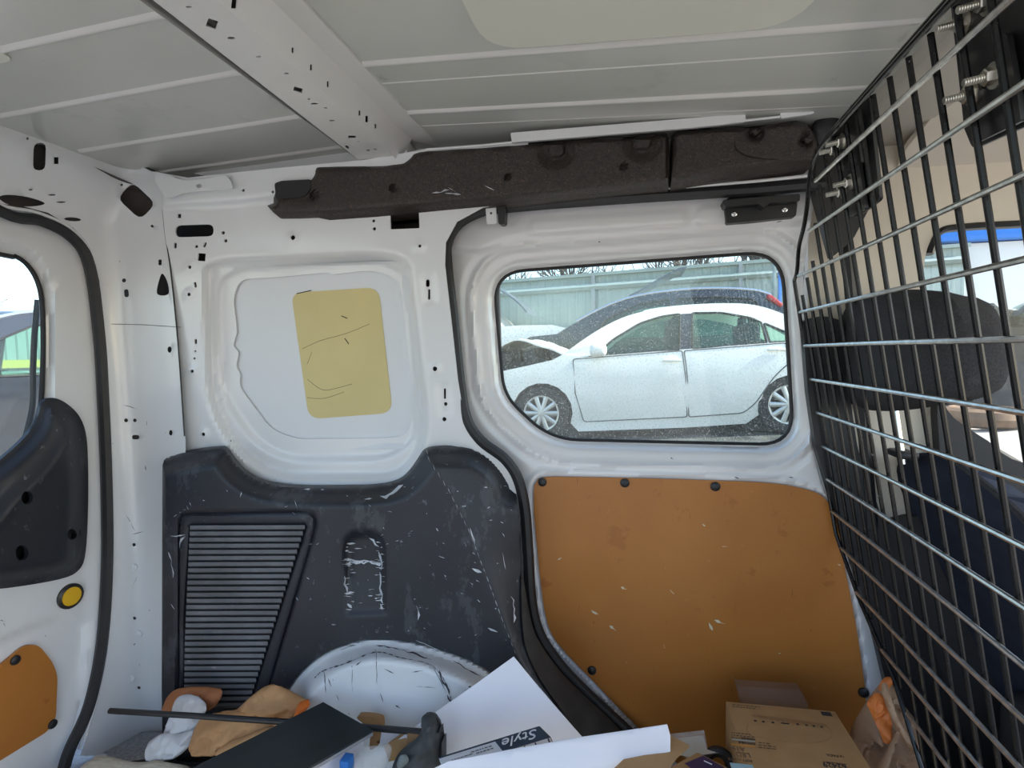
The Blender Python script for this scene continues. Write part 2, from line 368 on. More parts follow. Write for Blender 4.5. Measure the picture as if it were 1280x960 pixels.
# ---- roof skin with pressed ribs
yr = [-.42, -.3, -.1, .1, .3, .5, .7, .9, 1.05, 1.12, 1.20]
roof = grid_mesh('ceiling', np.linspace(-1.2, .40, 17), yr, lambda x, y: zr(x) - .03 * max(0, (y - 1.05) / .12) ** 2, M['paint_roof'], thick=.012)
struct(roof, 'bare painted metal van roof with pressed ribs', 'ceiling')
def rib(x0, x1, y, wd=.0048, h=.0042):
    xs = np.linspace(x0, x1, 10); b = MB(); V = []; f = []
    prof = [(-wd * 1.6, .0004), (-wd * .7, -h * .8), (0, -h), (wd * .7, -h * .8), (wd * 1.6, .0004)]
    for i, x in enumerate(xs):
        k = .15 if i in (0, len(xs) - 1) and x > .2 else 1
        for a, c in prof: V.append((x, y + a, zr(x) + c * k))
    for i in range(len(xs) - 1):
        for j in range(4): f.append((i * 5 + j, i * 5 + j + 1, i * 5 + j + 6, i * 5 + j + 5))
    b.add(V, f).build('rib', M['paint_bow'], roof, 70)  # pressed ribs take paler paint: the light they catch is in the colour
for y in (-.06, .105, .27, .435, .60, .745, .905, 1.055):
    rib(-1.12, -.555, y)
for y in (-.06, .105, .27, .435, .595, .752, .917):
    rib(-.44, .355, y)
for y in (.80, .965): rib(-.43, .35, y + .012, .0016, .0010)
# sound-damping pad stuck to the roof skin
def on_roof(p): return np.stack([p[:, 0], p[:, 1], np.array([zr(a) - .0035 for a in p[:, 0]])], 1)
pad = surf('damping_pad', [rp([(-.195, .28, .05), (.205, .28, .05), (.205, .738, .07), (-.195, .736, .06)])], on_roof, M['pad'], roof, thick=.003, ext=(0, 0, 1))
surf('damping_pad', [rp([(-1.08, .36, .03), (-.872, .36, .03), (-.872, .62, .02), (-1.08, .62, .03)])], on_roof, M['pad'], roof, thick=.003, ext=(0, 0, 1))
# ---- hat-section roof bow
ZB = 1.250
L1 = [(75, -90), (455, 205)]; L2 = [(150, -105), (481, 181)]
hb = [circ(236, 9, 4, 1.6), slot(265, 30, 6.5, 5.5, 1, .35), circ(289, 48, 5, 2), circ(323, 71, 3.2, 1.2), circ(358, 92, 3.2, 1.2), slot(372.5, 112.5, 5.5, 3, .6, .3),
      circ(386, 124, 2.2, 1), circ(393, 130, 5, 1.4), circ(407, 135, 2.5, 1), circ(415, 151, 3.6, 1.3), slot(440, 171.5, 4.5, 1.8, .6), circ(434, 184, 3, 1.6, rot=.7), circ(460, 188, 2.2, 1.1), circ(469, 187, 1.8, 1), circ(448, 177, 2.2, .8)]
bowq = atZ([L1[0], L1[1], L2[0], L2[1]], ZB)
bow = surf('roof_bow', [[L1[0], L1[1], (470, 209), (499, 207), (481, 181), L2[0]]] + hb, PZ(ZB), M['paint_bow'], roof, thick=.0015, ext=(0, 0, 1))
xl0, xl1 = bowq[0][0], bowq[1][0]; xr0, xr1 = bowq[2][0], bowq[3][0]
yb0, yb1 = bowq[0][1], bowq[1][1]
b = MB()                                     # flanges and side walls of the bow, on past the frame to the far rail
def strip(b, pts):                           # pts: list of ((x,y,z) at near end, (x,y,z) at far end)
    V = [p for q in pts for p in q]; b.add(V, [(2 * i, 2 * i + 1, 2 * i + 3, 2 * i + 2) for i in range(len(pts) - 1)])
ye = 1.05
strip(b, [((xl0 - .055, -.4, 1.297), (xl1 - .055, ye, 1.297)), ((xl0 - .012, -.4, 1.295), (xl1 - .012, ye, 1.295)), ((xl0, -.4, ZB), (xl1, ye - .01, ZB))])
strip(b, [((xl0, -.4, ZB), (xl0, yb0 + .01, ZB)), ((xr0, -.4, ZB), (xr0, bowq[2][1] + .01, ZB))])
b.build('bow_flange', M['paint_bow'], roof)
nS = np.cross(np.array([xr1, bowq[3][1], ZB]) - np.array([xr0, bowq[2][1], ZB]), np.array([.026, 0, .0335]))
q0 = np.array([xr0, bowq[2][1], ZB])
def sidepl(p): return atPl(p, q0, nS)
e1 = proj((xr1 + .026, 1.02, ZB + .0335)); e0 = proj((xr0 + .026, bowq[2][1], ZB + .0335))
sl_ = [slot(293, 3, 3.4, 8, 1.5, .1), slot(366, 63, 1.3, 3.6), slot(389, 84.5, 1.3, 4), slot(410, 105.5, 1.3, 4), slot(449.5, 141.5, 1.2, 3.4), slot(458.5, 149, 1.8, 4.4), slot(469.5, 158, 1.1, 3)]
surf('bow_side', [[L2[0], (481, 181), (500, 206), e1, e0]] + sl_, sidepl, M['paint_bow'], roof, thick=.0015, ext=(-.8, 0, .6))
b = MB(); strip(b, [((xr0 + .026, -.4, ZB + .0335), (xr1 + .026, 1.03, ZB + .0335)), ((xr0 + .064, -.4, ZB + .0335), (xr1 + .064, 1.07, ZB + .0335)), ((xr0 + .064, -.4, ZB + .040), (xr1 + .064, 1.07, ZB + .040))])
strip(b, [((xr0, -.4, ZB), (xr0, q0[1] + .01, ZB)), ((xr0 + .026, -.4, ZB + .0335), (xr0 + .026, q0[1] + .01, ZB + .0335))])
b.build('bow_flange', M['paint_bow'], roof)
# dark sheet added above the holes so they show shade inside
MB().box(((xl0 + xr0) / 2, .33, 1.285), (.08, 1.36, .004)).build('bow_backing', M['cavity'], roof)
MB().bevbox(((xl1 + xr1) / 2 + .012, 1.05, ZB + .019), (.092, .05, .040), .006).build('bow_end', M['paint_bow'], roof)

# ---- driver side quarter wall (pressed sheet with a blanked window)
rec_out = rp([(250, 330, 60), (275, 322, 30), (470, 312, 30), (515, 322, 60), (536, 505, 20), (536, 560, 40), (500, 604, 30), (345, 604, 40), (290, 570, 25), (256, 505, 35)])
rec_in = rp([(291, 372, 10), (300, 349, 16), (354, 346), (410, 340.5, 2), (418, 343, 2), (467, 337, 22), (500, 350, 24), (507, 420, 6), (516, 490, 12), (514, 545, 34), (471, 548), (368, 549, 18), (337, 535, 12), (299, 484, 10), (300, 468, 3), (295, 458, 3), (298, 440, 3), (291, 432, 3), (296, 415, 3)])
rec_mid = rp([(272, 350, 40), (300, 334, 26), (465, 324, 26), (510, 336, 38), (523, 500, 14), (522, 553, 40), (480, 575, 20), (360, 576, 30), (320, 556, 20), (275, 495, 30)])
def ywall(p):
    r = ray(p); t = 1.05 / r[:, 1]; z = .85 + r[:, 2] * t
    Y = 1.052 - .06 * np.clip(z - .75, -.3, 1)
    d = sdf(rec_out, p); Y = Y + .030 * sstep(0, 13, d)
    d2 = sdf(rec_mid, p); Y = Y + .012 * sstep(-2, 6, d2)
    # raised band under the roof rail
    e = p[:, 1] - np.interp(p[:, 0], [190, 290, 345, 600], [262, 256, 250, 236]); Y = Y - .012 * (1 - sstep(-10, 4, e))
    e = sdf(slot(525, 285, 30, 26, 8), p)
    for q, s in (((536, 361), (9, 20)), ((556, 500), (9, 22))): Y = Y + .003 * sstep(-1, 3, sdf(slot(q[0], q[1], s[0], s[1], 5, -.05), p))
    for q in ((236, 368), (237, 334), (240, 464), (254, 543), (543, 461), (524.6, 307.5), (366, 297)): Y = Y - .0035 * (1 - sstep(4, 9, np.hypot(p[:, 0] - q[0], p[:, 1] - q[1])))
    return Y
wall_holes = [slot(224, 270, 2.2, 2.6, .5), slot(243, 288.5, 24, 7.5, 7, -.03), circ(279, 291, 2.2), circ(282, 301, 2.2), slot(219, 307, 1.8, 3.6), circ(245.5, 308, 2), slot(256, 306, 1.6, 3.4, rot=.4), slot(252, 321.5, 4.8, 4.8, .5, .1),
    circ(237, 334, 2.2), slot(244, 356, 1.6, 3.6, rot=-.2), circ(236, 368, 2.2), slot(244.6, 427, 1.6, 3.2), circ(244, 439, 1.4), circ(243, 448, 1.4), circ(240, 464, 2.2), circ(254, 543, 2.4), circ(366, 297, 3), circ(467, 276, 1.9), circ(468, 286, 2.1),
    circ(524.6, 307.5, 2), slot(534.6, 354, 2.4, 4.6), slot(536.3, 368, 1.4, 6.4, .4), circ(543.5, 461, 3), slot(556, 492, 1.4, 6.4, .4), circ(557, 505, 2.4), circ(555.3, 524, 2.7), slot(506, 276, 18, 10, 1.5, -.04), circ(304, 238, 1.8), circ(341, 240, 1.8)]
wq = [(190, 214), (205, 238), (203, 262), (206, 292), (213, 340), (222, 430), (231, 550), (236, 700), (240, 960), (800, 990), (762, 918), (715, 865), (680, 812), (666, 770), (660, 690), (656, 634), (648, 602), (630, 578), (600, 556), (581, 525), (572, 473), (563, 392), (556, 331), (557, 303), (571, 277), (604, 259), (660, 250), (660, 176), (534, 186), (455, 200), (345, 210), (290, 216), (235, 222)]
wall = surf('wall_left', [np.array(wq), rec_in] + wall_holes, lambda p: atY(p, ywall(p)), M['paint'], thick=.003, grid=4, smooth=60)
MB().box((-.6, 1.13, 1.312), (1.3, .16, .01)).box((-1.245, 1.1, .62), (.01, .2, 1.4)).build('outer_skin', M['cavity'], wall)
struct(wall, 'white pressed metal side wall of the cargo bay with punched holes', 'wall')
surf('blank_panel', [rp([(278, 335, 20), (520, 325, 20), (530, 560, 20), (330, 565, 30), (280, 500, 20)])], lambda p: atY(p, ywall(p) + .006), M['blank'], wall, thick=.004, grid=12)
surf('film_patch', [rp([(364, 366, 14), (473, 359, 16), (490.5, 516, 16), (386, 524, 16)])], lambda p: atY(p, ywall(p) + .0045), M['yellow_film'], wall, thick=.0012, grid=12)
film = lambda p: atY(p, ywall(p) + .0042)
b = MB()
for pth in ([(378, 436), (400, 426), (432, 417), (462, 405)], [(384, 455), (390, 440)], [(384, 474), (400, 486), (413, 487), (440, 480)], [(384, 497), (405, 498), (430, 490)]):
    b.tube(film(cat(pth, 4, False)), .0004, 4)
b.build('crease_marks', M['ink_brown'], wall)
b = MB()
for pth in ([(431, 423), (436, 430)], [(427, 395), (434, 398)], [(371, 367), (389, 363)]): b.tube(film(np.array(pth, float)), .001, 4)
b.build('scratch_marks', M['ink'], wall)
# outer skin behind the punched sheet
MB().box((-.82, 1.185, .62), (.86, .01, 1.36)).box((-.30, 1.185, 1.24), (.5, .01, .16)).build('outer_skin', M['cavity'], wall)
MB().box((-.32, 1.185, .28), (.6, .01, .7)).build('outer_skin', M['cavity'], wall)
# tab bracket in the rear roof corner
surf('corner_bracket', [cat([(193, 222), (210, 219), (228, 225), (260, 223), (282, 220), (290, 232), (288, 236), (262, 238), (230, 241), (208, 246)], 4), circ(249, 232.5, 4.5, 2.8)], PY(.998), M['paint'], wall, thick=.003)
# flange strip and seam beading along the roof rail
rl = [(638, 171), (700, 165), (780, 158), (860, 150), (930, 144)]
surf('rail_flange', [rp([(638, 166, 2), (932, 142, 2), (932, 152, 2), (900, 156), (860, 160), (640, 178, 2)])], PY(.994), M['paint'], wall, thick=.006)
surf('rail_flange', [rp([(975, 140, 4), (1016, 135.5, 4), (1018, 142, 3), (976, 148, 3)])], PY(.994), M['paint'], wall, thick=.006)
b = MB(); b.tube(atY([(533, 187), (600, 182), (640, 178)], .996), .0022, 6); b.tube(atY([(930, 151), (975, 146)], .996), .0022, 6); b.build('rail_seam', M['paint'], wall)
surf('rail_wall', [[(190, 205), (345, 200), (640, 160), (1040, 125), (1040, 232), (660, 256), (640, 240), (345, 240)]], PY(1.078), M['paint'], wall, thick=.004)

# ---- wheel arch
arch = cat([(330, 915), (340, 893), (352, 870), (375, 838), (405, 814), (440, 800), (470, 795.5), (510, 799), (550, 809), (590, 824), (620, 842), (650, 866), (680, 900), (705, 940)], 4, False)
archp = np.vstack([arch, [(740, 1040), (300, 1040)]])
inner = cat([(352, 930), (372, 880), (393, 848), (405, 838), (432, 829), (470, 815), (500, 822), (540, 832), (560, 860), (568, 890), (590, 930)], 4, False)
seams = [[(405, 836), (407, 880), (409, 930)], [(440, 822), (440, 880), (441, 930)], [(470, 812), (471, 870), (473, 930)], [(541, 832), (558, 880), (566, 930)]]
def yarch(p):
    d = dist_path(arch, p); Y = .985 - .022 * sstep(0, 6, d) - .060 * sstep(5, 34, d) - .018 * sstep(34, 120, d)
    for s in seams: Y = Y + .0025 * (1 - sstep(.5, 3.5, dist_path(s, p)))
    return Y
wa = surf('wheel_arch', [archp], lambda p: atY(p, yarch(p)), M['paint_arch'], wall, thick=.003, grid=3.5, smooth=88)
def marks(name, mat, parent, pos, specs, seed=3):        # irregular flat scrapes lying on a surface: (x0,y0,x1,y1,width)
    rnd = random.Random(seed); b = MB()
    for x0, y0, x1, y1, wd in specs:
        n = max(3, int(math.hypot(x1 - x0, y1 - y0) / 5)); up = []; lo = []; L = math.hypot(x1 - x0, y1 - y0) or 1; nx, ny = -(y1 - y0) / L, (x1 - x0) / L
        for i in range(n + 1):
            t = i / n; j = rnd.uniform(-wd, wd) * (.5 if L > 14 else .12); a = wd * rnd.uniform(.1, 1) * (0.15 if i in (0, n) else 1)
            cx, cy = x0 + (x1 - x0) * t + nx * j, y0 + (y1 - y0) * t + ny * j
            up.append((cx + nx * a / 2, cy + ny * a / 2)); lo.append((cx - nx * a / 2, cy - ny * a / 2))
        P = pos(np.array(up + lo)); m = n + 1
        b.add(P, [(i, i + 1, m + i + 1, m + i) for i in range(n)])
    o = mesh(name, b.v, b.f, mat, parent, 0); o['kind'] = 'stuff'; return o
sp = []
for a, c in zip(inner[8:-6], inner[9:-5]): sp.append((*a, *c, 2.0))
for s in seams: sp.append((*s[0], s[1][0], s[1][1] - 14, 1.1))
sp += [(548, 838, 562, 868, 3), (560, 868, 565, 884, 4), (500, 812, 540, 824, 2.5), (470, 806, 500, 812, 2), (566, 826, 600, 845, 2), (585, 858, 592, 860, 3), (494, 882, 500, 885, 3), (445, 832, 452, 826, 2), (480, 836, 492, 842, 1.4), (410, 848, 414, 858, 1.2), (515, 840, 530, 838, 1.2), (425, 812, 445, 806, 1.6), (520, 858, 545, 860, .8), (420, 868, 424, 876, 1), (475, 866, 479, 878, 1)]
marks('dirt_marks', M['dirt'], wa, lambda p: atY(p, yarch(p) - .0012), sp)

# ---- rear corner: header beam and D pillar (nearest of two planes, blended)
def rear_pos(p):
    r = ray(p)
    tB = (1.032 - .012 * sstep(60, -10, p[:, 0] - 140)) / r[:, 1]
    zB = .85 + r[:, 2] * (1.15 / np.abs(r[:, 0])); X = 1.135 + .05 * sstep(1.27, 1.16, zB)
    tA = X / -r[:, 0]; k = 6e-5; h = np.clip(.5 + .5 * (tB - tA) / k, 0, 1); t = tB * (1 - h) + tA * h - k * h * (1 - h)
    P = CAM + r * t[:, None]
    return P
def zB_(p): return None
rear_out = [(-2, 116), (60, 148), (130, 184), (193, 216), (206, 240), (204, 262), (207, 292), (214, 340), (223, 430), (232, 550), (232, 575), (236, 700), (240, 945), (100, 945), (118, 890), (132, 810), (138, 720), (139, 600), (136, 500), (132, 430), (124, 350), (112, 312), (92, 285), (60, 266), (30, 258), (-2, 254)]
lt = proj((-1.10, .34, 1.285)); lb = proj((-1.16, .34, 1.19))
rear_out = rear_out + [lb, lt]
rh = [slot(49, 195.5, 8, 17.5, 8, .03), slot(70, 200.5, 3, 4.5, .5), circ(34, 173, 1.8), slot(170.5, 251, 20, 14, 10, .75), circ(152, 231, 1.6), circ(191, 283, 1.3), cat([(-2, 247), (8, 243), (34, 246), (56, 254), (40, 258), (12, 256)], 4), circ(90.5, 274, 11, 2.6, rot=.08), circ(64.5, 243.5, 5, 1.2), circ(76, 252.5, 6, 1.2), circ(38, 237, 3, 1),
      circ(155, 350.5, 2.6), slot(158, 366.5, 2.8, 5, rot=-.1), cat([(203, 342), (209, 352), (211, 366), (204, 369.5), (196, 366), (199, 350)], 4), slot(200, 328, 2, 3.8), circ(212, 437, 2.6, 4), circ(157.5, 525.5, 2.5), circ(168.5, 525.5, 2.3), slot(169.5, 546.5, 4.5, 2.8), circ(213.5, 541, 2.2, 3.6), circ(190, 282.5, 1.6, 1.8),
      circ(167.5, 681, 2.2), circ(168, 773, 2.2), circ(173.5, 860, 2.2)]
wr = surf('wall_rear', [np.array(rear_out)] + rh, rear_pos, M['paint'], thick=.003, ext=(-.6, .8, 0), grid=8, smooth=60)
struct(wr, 'white metal rear corner pillar and header beam with punched holes', 'wall')
def cavity_rear(p): P = rear_pos(p); P[:, 0] -= .03; P[:, 1] += .04; return P
surf('pillar_backing', [[(-60, 120), (0, 150), (190, 235), (200, 330), (215, 640), (215, 880), (148, 880), (146, 330), (125, 296), (60, 272), (0, 262), (-60, 240)]], cavity_rear, M['cavity'], wr, thick=.002, ext=(-.6, .8, 0), grid=14)  # dark sheet added behind the pillar holes to make them read as shade
for (x, y) in ((168, 709), (174, 792), (165, 847)):
    c = rear_pos(np.array([[x, y]]))[0]; MB().lathe(c, (.25, -.97, 0), [(.0085, 0), (.0075, .003), (.004, .0035), (.0035, .001)], 12).build('rivet', M['paint'], wr)
b = MB(); b.tube(rear_pos(cat([(2, 119), (60, 149), (130, 186), (192, 216)], 4, False)) + np.array([.008, -.006, 0]), .0026, 5); b.build('roof_seam', M['rubber'], wr)
b = MB(); b.tube(rear_pos(np.array([(139, 405), (180, 406), (226, 409)])) - np.array([0, .0002, 0]), .0006, 4); b.tube(rear_pos(cat([(204, 262), (207, 292), (214, 340), (223, 430), (231, 545)], 4, False)) - np.array([0, .001, 0]), .0016, 5); b.build('panel_gap', M['rubber'], wr)
marks('scratch_marks', M['dirt'], wr, lambda p: rear_pos(p) - np.array([0, .001, 0]), [(152, 634, 170, 664, .9), (165, 668, 180, 664, 1), (165, 735, 172, 720, .8), (155, 506, 175, 512, .9), (184, 526, 184, 532, 1.2), (182, 582, 183, 588, 1), (140, 956, 150, 950, 1), (167, 806, 172, 803, 1.6), (156, 831, 158, 833, 1.2), (187, 762, 188, 764, 1.2), (152, 620, 158, 632, .9)])

# ---- rear door (left leaf, closed)
XR = -1.205
win2 = np.array(list(cat([proj((XR, .45, 1.085)), proj((XR, .62, 1.085)), (0, 318), (18, 320), (34, 331), (46, 350), (52, 375), (54, 420), (53, 470), (50, 512), (44, 536), (28, 552), (0, 574), proj((XR, .62, .64)), proj((XR, .45, .63))], 4)))
d2o = [(25, 262), (60, 272), (92, 292), (110, 325), (120, 400), (126, 500), (130, 600), (130, 700), (124, 800), (110, 870), (84, 930), (70, 965), proj((XR, .90, ZF)), proj((XR, .35, ZF)), proj((XR, .35, 1.17))]
wood2 = rp([(-120, 890), (-5, 836), (32, 806, 8), (48, 806, 10), (66, 828, 12), (72, 845, 8), (70, 898, 14), (60, 914, 8), (-120, 1025)])
def xdoor(p):
    d = -sdf(win2, p); X = XR - .022 + .022 * sstep(3, 17, d)
    e = np.interp(p[:, 0], [-50, 0, 30, 70, 105], [802, 796, 782, 769, 776]); X = X - .012 * sstep(0, 9, p[:, 1] - e) * sstep(112, 100, p[:, 0])
    g = np.interp(p[:, 1], [260, 330, 420, 600, 800, 930], [80, 105, 116, 124, 118, 78]); X = X + .006 * sstep(14, 0, g - p[:, 0])
    return X
door2 = surf('door_2', [np.array(d2o), win2], lambda p: atX(p, xdoor(p)), M['paint'], thick=.006, ext=(-1, 0, 0), grid=8, smooth=50)
struct(door2, 'white inner face of the closed rear door at the left edge', 'door')
g2 = surf('window_2', [win2], PX(XR - .028), M['clean_glass'], thick=.004, ext=(-1, 0, 0)); struct(g2, 'rear door window at the left edge of the van', 'window')
MB().tube(atX(win2, XR - .018), .005, 6, closed=True).build('window_gasket', M['rubber'], g2)
b = MB(); b.tube(atX(cat([(47, 375), (43, 420), (41, 470), (40, 510), (30, 552)], 5, False), XR - .045), .006, 6); b.build('window_trim', M['door_plastic'], g2)
ht = cat([(-60, 620), (-20, 592), (0, 575), (26, 552), (44, 530), (52, 506), (62, 497.5), (78, 501), (97, 517), (107, 540), (110, 575), (110, 640), (107, 690), (99, 712), (75, 724), (10, 735), (-20, 736), (-60, 735)], 4)
crz = [(-60, 690), (0, 655), (16, 632), (60, 590), (84, 555), (94, 522)]
hh = [circ(34, 622, 7.5, 8.5), circ(90, 668, 6, 7), circ(27.5, 691, 8.5, 10)]
def xtrim(p):
    d = np.maximum(sdf(ht, p), 0); k = np.interp(p[:, 0], [-60, 0, 16, 60, 84, 94], [690, 655, 632, 590, 555, 522]) - p[:, 1]
    return XR + .008 + .046 * sstep(0, 26, d) - .026 * sstep(0, 55, k) * sstep(0, 40, d) + .004 * sstep(-14, 0, -np.abs(k))
htr = surf('handle_trim', [ht] + hh, lambda p: atX(p, xtrim(p)), M['plastic'], door2, thick=.01, ext=(-1, 0, 0), grid=6, smooth=60)
for x, y in ((34, 622), (90, 668), (27.5, 691)): MB().lathe(atX([(x, y)], XR + .018)[0], (1, 0, 0), [(.016, -.01), (.016, .004), (.005, .004), (.004, -.004)], 14).build('screw_well', M['plastic_black'], htr)
c = atX([(86.5, 745)], XR)[0]
pl = MB().lathe(c, (1, -.05, 0), [(.0265, -.004), (.0265, .006), (.021, .009), (.019, .006)], 24).build('plug_rim', M['plastic_black'], door2)
MB().lathe(c + np.array([.0045, 0, 0]), (1, -.05, 0), [(.0205, 0), (.0195, .004), (.010, .0052)], 24).build('plug_face', M['yellow'], pl)
c = atX([(125, 816)], XR + .012)[0]; MB().lathe(c, (1, -.3, 0), [(.006, 0), (.004, .004)], 10).build('buffer', M['label_white'], door2)
marks('scratch_marks', M['dirt'], door2, lambda p: atX(p, xdoor(p) + .001), [(0, 775, 7, 777, 1.4), (4, 778, 7, 783, 1.2), (56, 794, 58, 796, 1.5)])
def pin(parent, c, ax, r=.0095): MB().lathe(c, ax, [(r * .8, 0), (r, .0015), (r * .92, .004), (r * .5, .0062), (r * .15, .0066)], 16).build('push_pin', M['plastic_black'], parent)
w2 = thing('hardboard_panel', atX([(40, 950)], XR)[0]); tag(w2, 'small orange-brown hardboard panel pinned to the rear door', 'panel')
surf('board', [wood2], PX(XR - .003), M['hardboard'], w2, thick=.006, ext=(-1, 0, 0))
for p in ((18.5, 825), (65, 905)): pin(w2, atX([p], XR - .003)[0], (1, 0, 0))
# rear door seal
sp2 = cat([(-120, 190), (0, 264), (50, 276), (90, 297), (112, 333), (124, 420), (129, 500), (133, 600), (134, 700), (128, 800), (112, 880), (88, 935), (80, 960)], 5, False)
t2 = MB().tube(atX(sp2, XR + .018), .011, 8, up=(1, 0, 0), ab=(1.0, 1.1)).build('trim_2', M['rubber']); struct(t2, 'black rubber weatherstrip around the rear door opening', 'seal')
b = MB(); b.tube(rear_pos(cat([(-60, 220), (0, 256), (50, 267), (95, 290), (118, 330), (131, 420), (136, 500), (139.5, 600), (140, 700), (135, 800), (120, 880), (100, 935)], 5, False)) + np.array([.002, -.004, 0]), .0035, 6); b.build('seal_lip', M['paint'], t2)

# ---- sliding door with its window
winP = rp([(616.5, 341, 40), (977, 314, 46), (992, 556, 44), (688, 549, 36), (630, 494, 24)], 8)
SEAL = [(1030, 230), (1009, 231), (940, 237), (800, 246), (690, 254), (640, 258.5), (605, 263), (574, 279), (559.5, 303), (559, 332), (566, 392), (574.5, 473), (583, 522), (601, 551), (630, 573), (647, 598), (656, 636), (660, 690), (664, 750), (674, 791), (698, 828), (726, 859), (762, 893), (800, 928)]
d1o = [(1040, 232), (940, 236), (640, 256), (605, 261), (572, 280), (558, 305), (560, 392), (570, 473), (580, 522), (600, 552), (628, 574), (645, 600), (655, 640), (660, 720), (668, 780), (700, 835), (760, 896), (830, 965), (1150, 1000), (1110, 870), (1085, 760), (1050, 650), (1026, 600), (1016, 560), (1008, 430), (1006, 330), (1016, 260)]
def ydoor(p):
    d = -sdf(winP, p); Y = 1.150 - .030 * sstep(2, 13, d) - .005 * sstep(12, 24, d) - .012 * sstep(24, 30, d) + .004 * sstep(31, 36, d) * sstep(46, 38, d)
    y0 = np.interp(p[:, 0], [600, 1010], [318, 282]); Y = Y - .010 * sstep(4, -6, p[:, 1] - y0 + 4)       # belt above the window
    Y = Y - .004 * sstep(-2, 4, sdf(slot(760, 278, 100, 10.5, 10.5, -.062), p)) - .004 * sstep(-2, 4, sdf(slot(900, 270, 30, 14, 12, -.06), p))
    Y = Y + .003 * sstep(-2, 4, sdf(slot(622, 268, 30, 12, 12, -.06), p))
    e = sdf(WOOD, p); Y = Y - .005 * sstep(-12, -6, e) + .009 * sstep(-5, 0, e)
    return Y
WOOD = np.vstack([[(667.5, 640), (667, 618), (668, 606), (672, 600), (679, 597), (692, 596)], cat([(720, 596.5), (800, 598), (900, 601), (960, 604), (1000, 610), (1030, 622), (1046, 655), (1056, 710), (1068, 770), (1080, 850), (1088, 930), (1092, 975)], 4, False), cat([(870, 975), (800, 912), (740, 850), (700, 808), (684, 778), (676, 730), (670, 670)], 4, False)])
d1 = surf('door_1', [np.array(d1o), winP], lambda p: atY(p, ydoor(p)), M['paint_door'], thick=.004, grid=4, smooth=60)
struct(d1, 'white inner face of the closed sliding side door', 'door')
g1 = surf('window_1', [winP], PY(1.152), M['dirty_glass'], thick=.004); struct(g1, 'dusty sliding door window with clipped corner', 'window')
MB().tube(atY(winP, 1.1495), .0036, 6, closed=True).build('window_gasket', M['rubber'], g1)
MB().box((.12, 1.185, .24), (1.06, .01, .68)).box((.0, 1.185, 1.20), (.8, .01, .22)).box((-.36, 1.185, .85), (.13, .01, .55)).box((.345, 1.185, .85), (.06, .01, .55)).build('outer_skin', M['cavity'], d1)
marks('scratch_marks', M['dirt'], d1, lambda p: atY(p, ydoor(p) - .001), [(838, 572, 842, 574, 2.4), (918, 596, 924, 598, 2.2), (952, 560, 958, 560, 1.2), (985, 596, 992, 597, 1.4), (748, 302, 751, 303, 2), (618, 272, 619, 273, 1.5), (970, 278, 978, 276, 1)])
# latch bracket and stop clip on the door
br = thing('door_bracket', atY([(952, 281)], 1.07)[0]); br.parent = None
surf('base_plate', [rp([(905, 252, 5), (912, 246, 4), (993, 243, 4), (997, 251, 3), (995, 271, 4), (908, 279.5, 3)])], PY(1.078), M['plastic_black'], br, thick=.02)
surf('bracket_shelf', [rp([(903, 250, 3), (1000, 242, 3), (1000, 251, 2), (962, 254), (955, 260, 1), (948, 255), (906, 258, 2)])], PY(1.058), M['plastic_black'], br, thick=.03)
for p in ((917.5, 268), (980.5, 262.5)): MB().lathe(atY([p], 1.078)[0], (0, -1, 0), [(.0052, 0), (.005, .003), (.0028, .0042), (.0026, .0025)], 12).build('rivet', M['chrome'], br)
tag(br, 'black metal bracket with two rivets at the top of the sliding door', 'bracket')
cl = thing('stop_clip', atY([(618, 282)], 1.05)[0]); tag(cl, 'white tab with black rubber stop at the sliding door top', 'clip')
surf('tab', [rp([(606.5, 256, 1), (620, 255.5, 1), (621, 279.5, 3), (608.5, 280.5, 3)]), circ(613.8, 266.5, 1.6)], PY(1.042), M['paint'], cl, thick=.003)
MB().lathe(atY([(613.8, 266.5)], 1.044)[0], (0, -1, 0), [(.005, -.002), (.005, 0), (.003, .001)], 12).build('screw', M['dirt'], cl)
surf('rubber_stop', [rp([(621.5, 256, 1), (632, 255.5, 2), (631, 280, 4), (623, 281, 4)])], PY(1.036), M['plastic_black'], cl, thick=.02)
# sliding door seal and the dusty sill strip
t1 = MB().tube(atY(cat(SEAL, 5, False), 1.062), .0118, 8, up=(0, 1, 0), ab=(1, .9)).build('trim_1', M['rubber']); struct(t1, 'black rubber weatherstrip around the sliding door opening', 'seal')
b = MB(); b.tube(atY(cat([(640, 251), (800, 238), (940, 227), (1015, 219)], 4, False), 1.045), .0028, 6); b.build('rail_lip', M['paint'], t1)
surf('guide_strip', [rp([(638, 252, 1), (692, 247.5, 1), (693, 252.5, 1), (640, 257, 1)])], PY(1.046), M['zinc'], t1, thick=.003)

# =================================================================== lower trim, foam, boards
tp = [(203, 582), (205, 575), (210, 571)] + list(cat([(212, 569), (240, 562), (274, 557.5), (284, 560), (292, 571), (306, 587), (330, 600), (368, 606), (420, 606.5), (470, 605), (497, 599), (512, 587), (524, 570), (531, 561), (545, 557.5), (575, 557), (598, 561), (620, 574), (637, 594), (645, 618), (650, 660), (652, 700), (655, 750), (664, 792), (690, 830), (722, 866), (760, 902), (800, 945)], 3, False)) + [(815, 985)] + list(arch[::-1][:-2] + np.array([0, 3])) + [(322, 945), (318, 990), (204, 990), (202, 860)]
tp = np.array(tp)
topedge = tp[2:60]
gr = rp([(224, 655, 16), (228, 643, 10), (240, 642), (385, 639.5, 14), (396, 648, 10), (392, 668, 8), (330, 880, 10), (300, 950), (222, 950, 6)])
gin = rp([(236, 657, 3), (384, 655, 3), (378, 676), (318, 862, 3), (306, 905), (228, 905, 3), (229, 800)])
